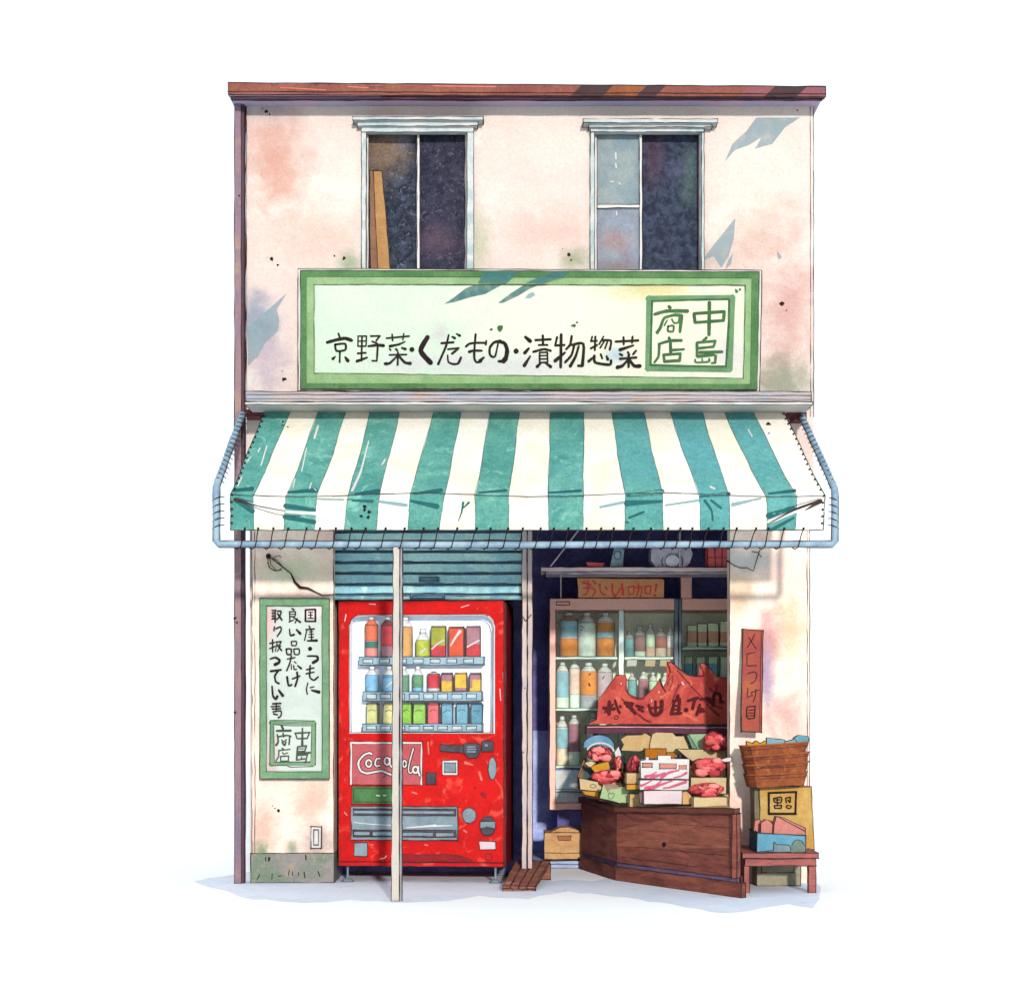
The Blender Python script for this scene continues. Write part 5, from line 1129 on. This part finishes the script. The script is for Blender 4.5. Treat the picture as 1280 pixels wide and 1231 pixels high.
bundle('red produce bag in the back row at the right end of the counter', 895.5, 926, 38, 25, -.24, 3, tie=[(911, 917), (917, 915), (921.5, 920), (914, 924)])
s = MB(); c = W(748.5, 934, -.5)
V = []; nseg = 18
pts = [(748.5 - 19.5 * math.cos(k * math.pi / nseg), 934.5 - 16 * math.sin(k * math.pi / nseg) ** .85) for k in range(nseg + 1)]
s.prism(pts, -.52, -.62, bluebag, .0034); s.build('blue_bowl', None, 'upturned pale blue bowl behind the left crate under the banner rail', 'bowl', GC)
# middle row
bundle('bag of red produce with a long white tie in the middle of the right column', 886, 957, 47, 29, .0, 11, tie=[(900, 949.5), (908, 946.5), (914.5, 945.5), (914, 952), (906, 952.5)], n=8)
box_thing('tan_carton', 'tan tray below the middle bag of red produce', 'carton', (863, 971.5, 908, 992), .08, .12, tan2)
bundle('dark red sausage-shaped produce standing left of the white packs', 792, 955, 17, 24, -.1, 21, n=5, mats=[meat, meatd, meat, meatl])
box_thing('tan_carton', 'small tan carton under the dark red produce left of the white packs', 'carton', (782.5, 966, 800, 979.5), -.02, .12, tan)
box_thing('orange_pack', 'narrow orange yellow pack under the small tan carton', 'pack', (783.5, 980, 800, 987), .02, .12, orangey)
def stripes1(s, p):
    s.box(803, 954, 815, 958.5, p + .004, p, pinkf, .003); s.box(824.5, 954.5, 845, 960.5, p + .004, p, pinkf, .003); s.box(849, 956.5, 858, 961, p + .004, p, pinkf, .002)
    s.strokes(hotpink, (815, 900), 10.667, [((40,16),-90,750,-20,735,60,690),((56,20),-10,755,90,735,170,700),((50,18),130,762,220,700,360,665),((14,34),290,765,380,745,460,700)], p, lift=.002)
def stripes2(s, p): s.strokes(hotpink, (815, 900), 10.667, [((40,14),-145,870,-90,850,0,800),((60,20),-80,905,40,880,130,800),((50,16),20,895,140,850,290,800),((20,44),150,905,250,890,450,820)], p, lift=.002)
box_thing('striped_pack', 'white pack with pink lettered blocks and diagonal stripes, top of the white stack', 'pack', [(801, 950), (807, 949), (808, 945.5), (811, 945.5), (811, 949), (822, 949), (822, 944), (839, 944), (839, 948), (862, 948.5), (861, 974), (801, 972.5)], .10, .1, whitem, extra=stripes1)
box_thing('striped_pack', 'flat white pack with pink slanting stripes under the lettered white pack', 'pack', (800, 974.5, 861, 987), .14, .12, whitem, extra=stripes2)
box_thing('pink_pack', 'plain pale pink pack at the foot of the white stack at the counter edge', 'pack', (804.5, 988, 852.5, 1005), .2, .1, pinkw_)
box_thing('brown_carton', 'small brown folded carton right of the pale pink pack', 'carton', [(853, 990), (858, 988.5), (866, 996), (866.5, 1005.5), (853, 1005)], .2, .06, tan3)
box_thing('brown_carton', 'narrow brown carton wedged between the green card and the pale pink pack', 'carton', [(799, 991), (804, 987), (805, 1004), (799.5, 1003.5)], .16, .05, pig('brown_mauve', 150, 108, 108, 1.5))
bundle('low heap of red produce on the front right carton', 884, 986, 45, 21, .2, 31, n=6)
box_thing('tan_carton', 'tan carton at the front right corner of the counter', 'carton', (866.5, 996, 908.5, 1009), .3, .12, tan2)
# left crate with its load
CRT = thing('open_crate', 'open cream produce crate with a ring handle at the left end of the counter', 'crate', W(750, 990, -.3), GC)
s = MB(); s.prism([(721.5, 971.5), (752.5, 978), (750.5, 989), (723, 987)], -.32, -.34, tan2, .0034); s.strokes(ink, (715, 900), 11.19, [ell(295, 920, 42, 24, 8)], -.32); s.build('front_board', CRT)
s = MB(); A = [W(730, 948, -.62), W(721.5, 971.5, -.32), W(723, 987, -.32), W(731, 968, -.62)]; s.hexa(A + [v + Vector((.012, 0, 0)) for v in A], tan3, .0034); s.build('side_board', CRT)
s = MB(); A = [W(776, 945, -.6), W(782.5, 981, -.3), W(782, 990, -.3), W(776, 965, -.6)]; s.hexa(A + [v + Vector((-.012, 0, 0)) for v in A], tan3, .0034); s.build('side_board', CRT)
s = MB(); s.box(728, 960, 780, 975, -.5, -.52, pig('crate_inside', 62, 92, 104, 1.3), 0); s.prism([(723, 986), (782, 986), (776, 978), (729, 978)], -.33, -.5, tan3, 0); s.build('base_board', CRT)
bundle('pink and red bundle in a white bag on top of the left crate', 750, 941, 33, 23, -.46, 41, tie=[(768, 940), (773, 933), (776, 939), (777, 945), (769, 946)], wrap=True, mats=[meatl, meatl, meat, meatd])
box_thing('orange_pack', 'tilted orange yellow pack lying in the left crate', 'pack', [(737.5, 957.5), (761, 951), (762.5, 961), (744, 966)], -.38, .06, orangey)
box_thing('paper_slip', 'cream paper slip left of the tilted orange pack in the left crate', 'paper', [(730.5, 953.5), (738, 951), (745, 953), (738, 959), (734, 957)], -.37, .03, tan2)
bundle('heap of red and pink cuts at the bottom of the left crate', 760, 970, 44, 22, -.36, 51, n=9)
bundle('narrow red bunch in the right corner of the left crate', 772, 953, 13, 22, -.42, 61, n=5)
box_thing('orange_pack', 'orange yellow pack under the front of the left crate', 'pack', [(726.5, 987.5), (749, 988.5), (747.5, 996), (731, 993)], -.34, .1, orangey)
def gc(s, p):
    s.strokes(ink, (715, 900), 11.19, [(7,520,1010,505,1060,520,1095,560,1095,590,1050,575,1015,545,1030,520,1010)], p)
    s.add([W(715 + a / 11.19, 900 + b / 11.19, p + .0015) for a, b in ((450, 900), (520, 885), (620, 900), (690, 935), (620, 960), (540, 960), (500, 1005), (470, 960))], [tuple(range(8))], pig('card_patch', 184, 146, 130, 1.7))
box_thing('green_card', 'pale green card with a drawn ring leaning at the left front edge of the counter', 'card', [(754, 980), (785, 984), (802.5, 988), (799, 1004.5), (776, 1003.5), (749.5, 997.5)], -.12, .03, pgreen, extra=gc)

# ------------------------------------------------------------------ stool, crates and baskets on the right
ST = thing('wooden_stool', 'low reddish wooden stool carrying the cartons and baskets right of the counter', 'stool', blueprint(976, .4, 0))
SZ = .262
s = MB(); A = [Vector((W(928, 0, .62).x, -.62, SZ)), Vector((W(1023, 0, .62).x, -.62, SZ)), Vector((W(1023, 0, .62).x, -.62, SZ - .035)), Vector((W(928, 0, .62).x, -.62, SZ - .035))]
s.hexa(A + [Vector((q.x, -.06, q.z)) for q in A], stoolm, .004); s.build('seat', ST)
s = MB(); X0, X1 = W(931, 0, .6).x, W(1020, 0, .6).x; s.wbox(X0, X1, -.6, -.57, SZ - .085, SZ - .036, stoolm, .0036); s.build('apron', ST)
for (xa_, xb_, ya) in ((930, 937, .6), (1011, 1020, .6), (939, 944.5, .14), (1001, 1008.5, .14)):
    s = MB(); s.wbox(W(xa_, 0, .6).x, W(xb_, 0, .6).x, -ya, -ya + .045, 0, SZ - .086 if ya > .3 else SZ - .036, stoolm, .0038); s.build('leg', ST)
# box under the stool
T = thing('cardboard_box', 'olive grey box with a flap outline pushed under the stool', 'box', blueprint(972, .1, 0))
s = MB(); s.box(946, 1070, 1001, GY(.2) - .5, .2, .03, oliveb, .0036); s.build('body', T)
s = MB(); s.box(952, 1077, 992, 1090, .204, .2, oliveb, .0028); s.build('flap', T)
# mustard carton
T = thing('tall_carton', 'tall mustard yellow carton with a square black stamp standing on the stool under the baskets', 'carton', Vector((W(980, 0, .25).x, -.25, SZ)))
s = MB(); a = [W(949, 983, .27), W(1014, 983, .27), W(1018, 1061.5, .27), W(951, 1061.5, .27)]; b = [Vector((q.x - .02, -.06, q.z)) for q in a]
s.hexa(a + b, mustard, .0038); s.build('body', T)
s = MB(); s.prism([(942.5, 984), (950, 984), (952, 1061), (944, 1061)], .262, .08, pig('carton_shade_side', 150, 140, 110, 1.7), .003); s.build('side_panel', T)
s = MB(); ptl = .272
s.strokes(black, (925, 910), 5.6, [(15,200,452,395,445),(15,393,448,388,595),(15,202,452,202,595),(16,202,598,392,598),(10,237,490,290,482,286,520,242,515,237,490),(9,250,500,280,500),(8,262,485,262,540),(10,240,542,292,538),(9,245,560,290,558),(9,240,540,245,560),(9,292,540,288,560),(9,320,488,355,480),(9,320,488,325,520),(9,335,500,350,520),(10,352,482,352,515),(9,330,538,360,545,348,562,325,552,330,538)], ptl, lift=.0015)
s.build('stamp', T)
# baskets
def basket(idx, label, y0, y1, x0, x1, sl):
    T = thing('cane_basket', label, 'basket', Vector((W((x0 + x1) / 2, 0, .3).x, -.22, W(0, y1, .3).z)), 'stacked cane baskets')
    p = .36; s = MB(); dp_ = .26
    def lp_(t, yy, inset):   # rounded front outline
        return None
    n = 8; rings = []
    for (yy, ins, jig) in ((y0, 0, 0), (y0 + (y1 - y0) * .32, 1.2, 1), (y1, 4.2, 0)):
        L_ = W(x0 + ins, yy - sl * 0 + 0, p); R__ = W(x1 - ins, yy - sl, p); ring_ = []
        bx = [(0, 0.16), (.10, .02), (.22, 0), (.5, -.012), (.78, 0), (.93, .02), (1, .16)]
        for t, dy in bx:
            q = L_.lerp(R__, t); q.y += dy * .5 + .0; ring_.append(q)
        ring_ += [Vector((R__.x, -.36 + dp_, R__.z)), Vector((L_.x, -.36 + dp_, L_.z))]
        rings.append(ring_)
    m_ = len(rings[0]); V = [v for r_ in rings for v in r_]; Fs = []
    for a_ in range(2):
        for k in range(m_): Fs.append((a_ * m_ + k, a_ * m_ + (k + 1) % m_, (a_ + 1) * m_ + (k + 1) % m_, (a_ + 1) * m_ + k))
    Fs.append(tuple(range(2 * m_, 3 * m_))); 
    inner = [v + (Vector((sum(u.x for u in rings[0]) / m_, sum(u.y for u in rings[0]) / m_, v.z)) - v) * .08 + Vector((0, 0, -.004)) for v in rings[0]]
    s.add(V + inner, Fs + [(k, 3 * m_ + k, 3 * m_ + (k + 1) % m_, (k + 1) % m_) for k in range(m_)] + [tuple(range(3 * m_, 4 * m_))], baskm)
    for k in range(m_ - 1):
        s.line(rings[0][k], rings[0][k + 1], .0036); 
        if k < 6: s.line(rings[2][k], rings[2][k + 1], .003)
        if k < 6: s.line(rings[1][k] + Vector((0, -.002, 0)), rings[1][k + 1] + Vector((0, -.002, 0)), .0022)
    s.build('bowl', T)
    rim = MB(); rim.tube([v + Vector((0, -.002, .0)) for v in rings[0][:7]], .007, wash('rim_cane', C(196, 118, 66, 1.9), C(170, 92, 52, 1.9), 9, .14), 6); rim.build('rim', T)
basket(3, 'lowest cane basket of the stack, resting on the mustard carton', 969, 985, 936, 1012, 4)
basket(2, 'second cane basket from the bottom of the stack', 957, 971, 934.5, 1013.5, 5)
basket(1, 'second cane basket from the top of the stack, sticking out on the right', 946, 960, 933, 1014.5, 6)
basket(0, 'topmost cane basket holding orange and pale blue packets', 933, 948, 930.5, 1013, 6)
GP = 'packets in the top basket'
s = MB(); s.prism([(933.5, 938), (933.5, 926), (941, 929), (945, 925.5), (950, 929), (957, 925.5), (959, 938)], .3, .24, orangey, .0034); s.build('orange_packet', None, 'crumpled orange packet at the left of the top basket', 'packet', GP)
s = MB(); s.prism([(958, 938), (958.5, 921.5), (969, 923), (981, 924.5), (984, 934), (980, 937)], .28, .23, bluep, .0034); s.build('blue_packet', None, 'pale blue packet beside the orange packet in the top basket', 'packet', GP)
s = MB(); s.prism([(980, 937), (982, 926.5), (993, 924), (997, 928), (995, 936)], .31, .27, bluep, .0034); s.build('blue_packet', None, 'small low pale blue packet in the middle of the top basket', 'packet', GP)
s = MB(); s.prism([(993, 934), (992.5, 922), (997, 919), (1010, 919.5), (1011, 925), (1009, 932)], .29, .23, bluec, .0034); s.build('blue_packet', None, 'blue packet rising highest at the right of the top basket', 'packet', GP)
# blue crate
T = thing('blue_crate', 'light blue plastic crate full of pink packs at the front of the stool', 'crate', Vector((W(975, 0, .55).x, -.45, SZ)))
BZp = .58; zb2 = SZ + .002
def bc(x, y, p): 
    v = W(x, y, p); return v
fl_ = W(946.5, 1041, BZp); fr_ = W(1007, 1044, BZp); bl_ = Vector((W(937, 0, .28).x, -.28, fl_.z + .005)); br_2 = Vector((W(1001, 0, .28).x, -.28, fr_.z))
def dn(v): return Vector((v.x, v.y, zb2))
def slab(mb, a, b, off, m, r=.004):
    A = [a, b, dn(b), dn(a)]; mb.hexa(A + [v + off for v in A], m, r)
s = MB(); slab(s, fl_, fr_, Vector((0, .012, 0)), bluec); s.build('front_wall', T)
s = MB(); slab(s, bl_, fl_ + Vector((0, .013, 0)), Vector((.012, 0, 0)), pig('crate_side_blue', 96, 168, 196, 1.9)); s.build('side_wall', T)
s = MB(); slab(s, fr_ + Vector((0, .013, 0)), br_2, Vector((-.012, 0, 0)), bluec); s.build('side_wall', T)
s = MB(); slab(s, bl_ + Vector((.013, 0, 0)), br_2 + Vector((-.013, 0, 0)), Vector((0, -.012, 0)), bluec); s.build('back_wall', T)
s = MB(); s.add([dn(fl_) + Vector((0, .012, .004)), dn(fr_) + Vector((0, .012, .004)), dn(br_2) + Vector((0, 0, .004)), dn(bl_) + Vector((0, 0, .004))], [(0, 1, 2, 3)], bluec); s.build('floor', T)
s = MB(); gb = pig('crate_print', 150, 180, 188, 1.9)
K5 = lambda pts: [(925 + a / 5.6, 910 + b / 5.6) for a, b in pts]
s.add([W(x, y, BZp + .0018) for x, y in K5([(140, 862), (235, 855), (238, 795), (258, 812), (345, 818), (355, 860), (355, 895), (140, 885)])], [tuple(range(8))], gb)
s.add([W(x, y, BZp + .0020) for x, y in K5([(358, 890), (360, 820), (375, 790), (405, 780), (435, 792), (450, 825), (452, 895)])], [tuple(range(7))], pig('crate_print_green', 140, 160, 146, 1.9))
s.strokes(ink, (925, 910), 5.6, [(5,235,855,238,795,258,812,345,818,356,855),(5,140,862,235,855),(5,268,868,358,866,358,890,268,888,268,868),(5,375,868,455,868),(5,375,888,455,885),(5,375,868,375,888),(4,362,820,378,790,405,780,438,792,452,825)], BZp, lift=.003)
s.build('print', T)
GQ = 'pink packs in the blue crate'
s = MB(); s.prism([(941, 1046), (944, 1025.5), (950, 1023), (951, 1046)], .42, .36, pinkf, .0034); s.build('pink_pack', None, 'narrow orange pink pack at the left of the blue crate', 'pack', GQ)
s = MB(); s.prism([(951, 1047), (951, 1028), (957, 1024), (963, 1026), (966, 1030), (966, 1047)], .47, .4, pinkf, .0034); s.build('pink_pack', None, 'rounded pink pack in the middle of the blue crate', 'pack', GQ)
s = MB(); s.prism([(966.5, 1047), (967.5, 1031), (970, 1020), (980, 1022), (1007, 1035), (1006, 1047)], .5, .42, pinkf, .0034); s.line(W(972, 1020, .503), W(1006, 1038, .503), .004); s.build('pink_pack', None, 'large slanting pink pack at the right of the blue crate', 'pack', GQ)

# ------------------------------------------------------------------ light, sky, camera
EL, AZ = R(14), R(9.5)
sd = Vector((math.sin(AZ) * math.cos(EL), -math.cos(AZ) * math.cos(EL), math.sin(EL)))
L_ = bpy.data.lights.new('sun', 'SUN'); L_.energy = 4.4; L_.angle = R(2.6); L_.color = (1, .94, .86)
lo = bpy.data.objects.new('sun', L_); COL.objects.link(lo); lo.rotation_euler = sd.to_track_quat('Z', 'Y').to_euler()
wd = bpy.data.worlds.new('World'); scene.world = wd; wd.use_nodes = True
bg = wd.node_tree.nodes['Background']; bg.inputs[0].default_value = (.81, .915, 1.0, 1); bg.inputs[1].default_value = 1.28
cam = bpy.data.cameras.new('camera'); co = bpy.data.objects.new('camera', cam); COL.objects.link(co)
co.location = (0, -D, HC); co.rotation_euler = (R(90), 0, 0)
cam.sensor_width = 36; cam.lens = F / 1280 * 36; cam.shift_y = (HY - 615.5) / 1280; cam.clip_end = 1000
scene.camera = co
scene.view_settings.view_transform = 'Standard'; scene.view_settings.look = 'None'; scene.view_settings.gamma = 1; scene.view_settings.exposure = 0
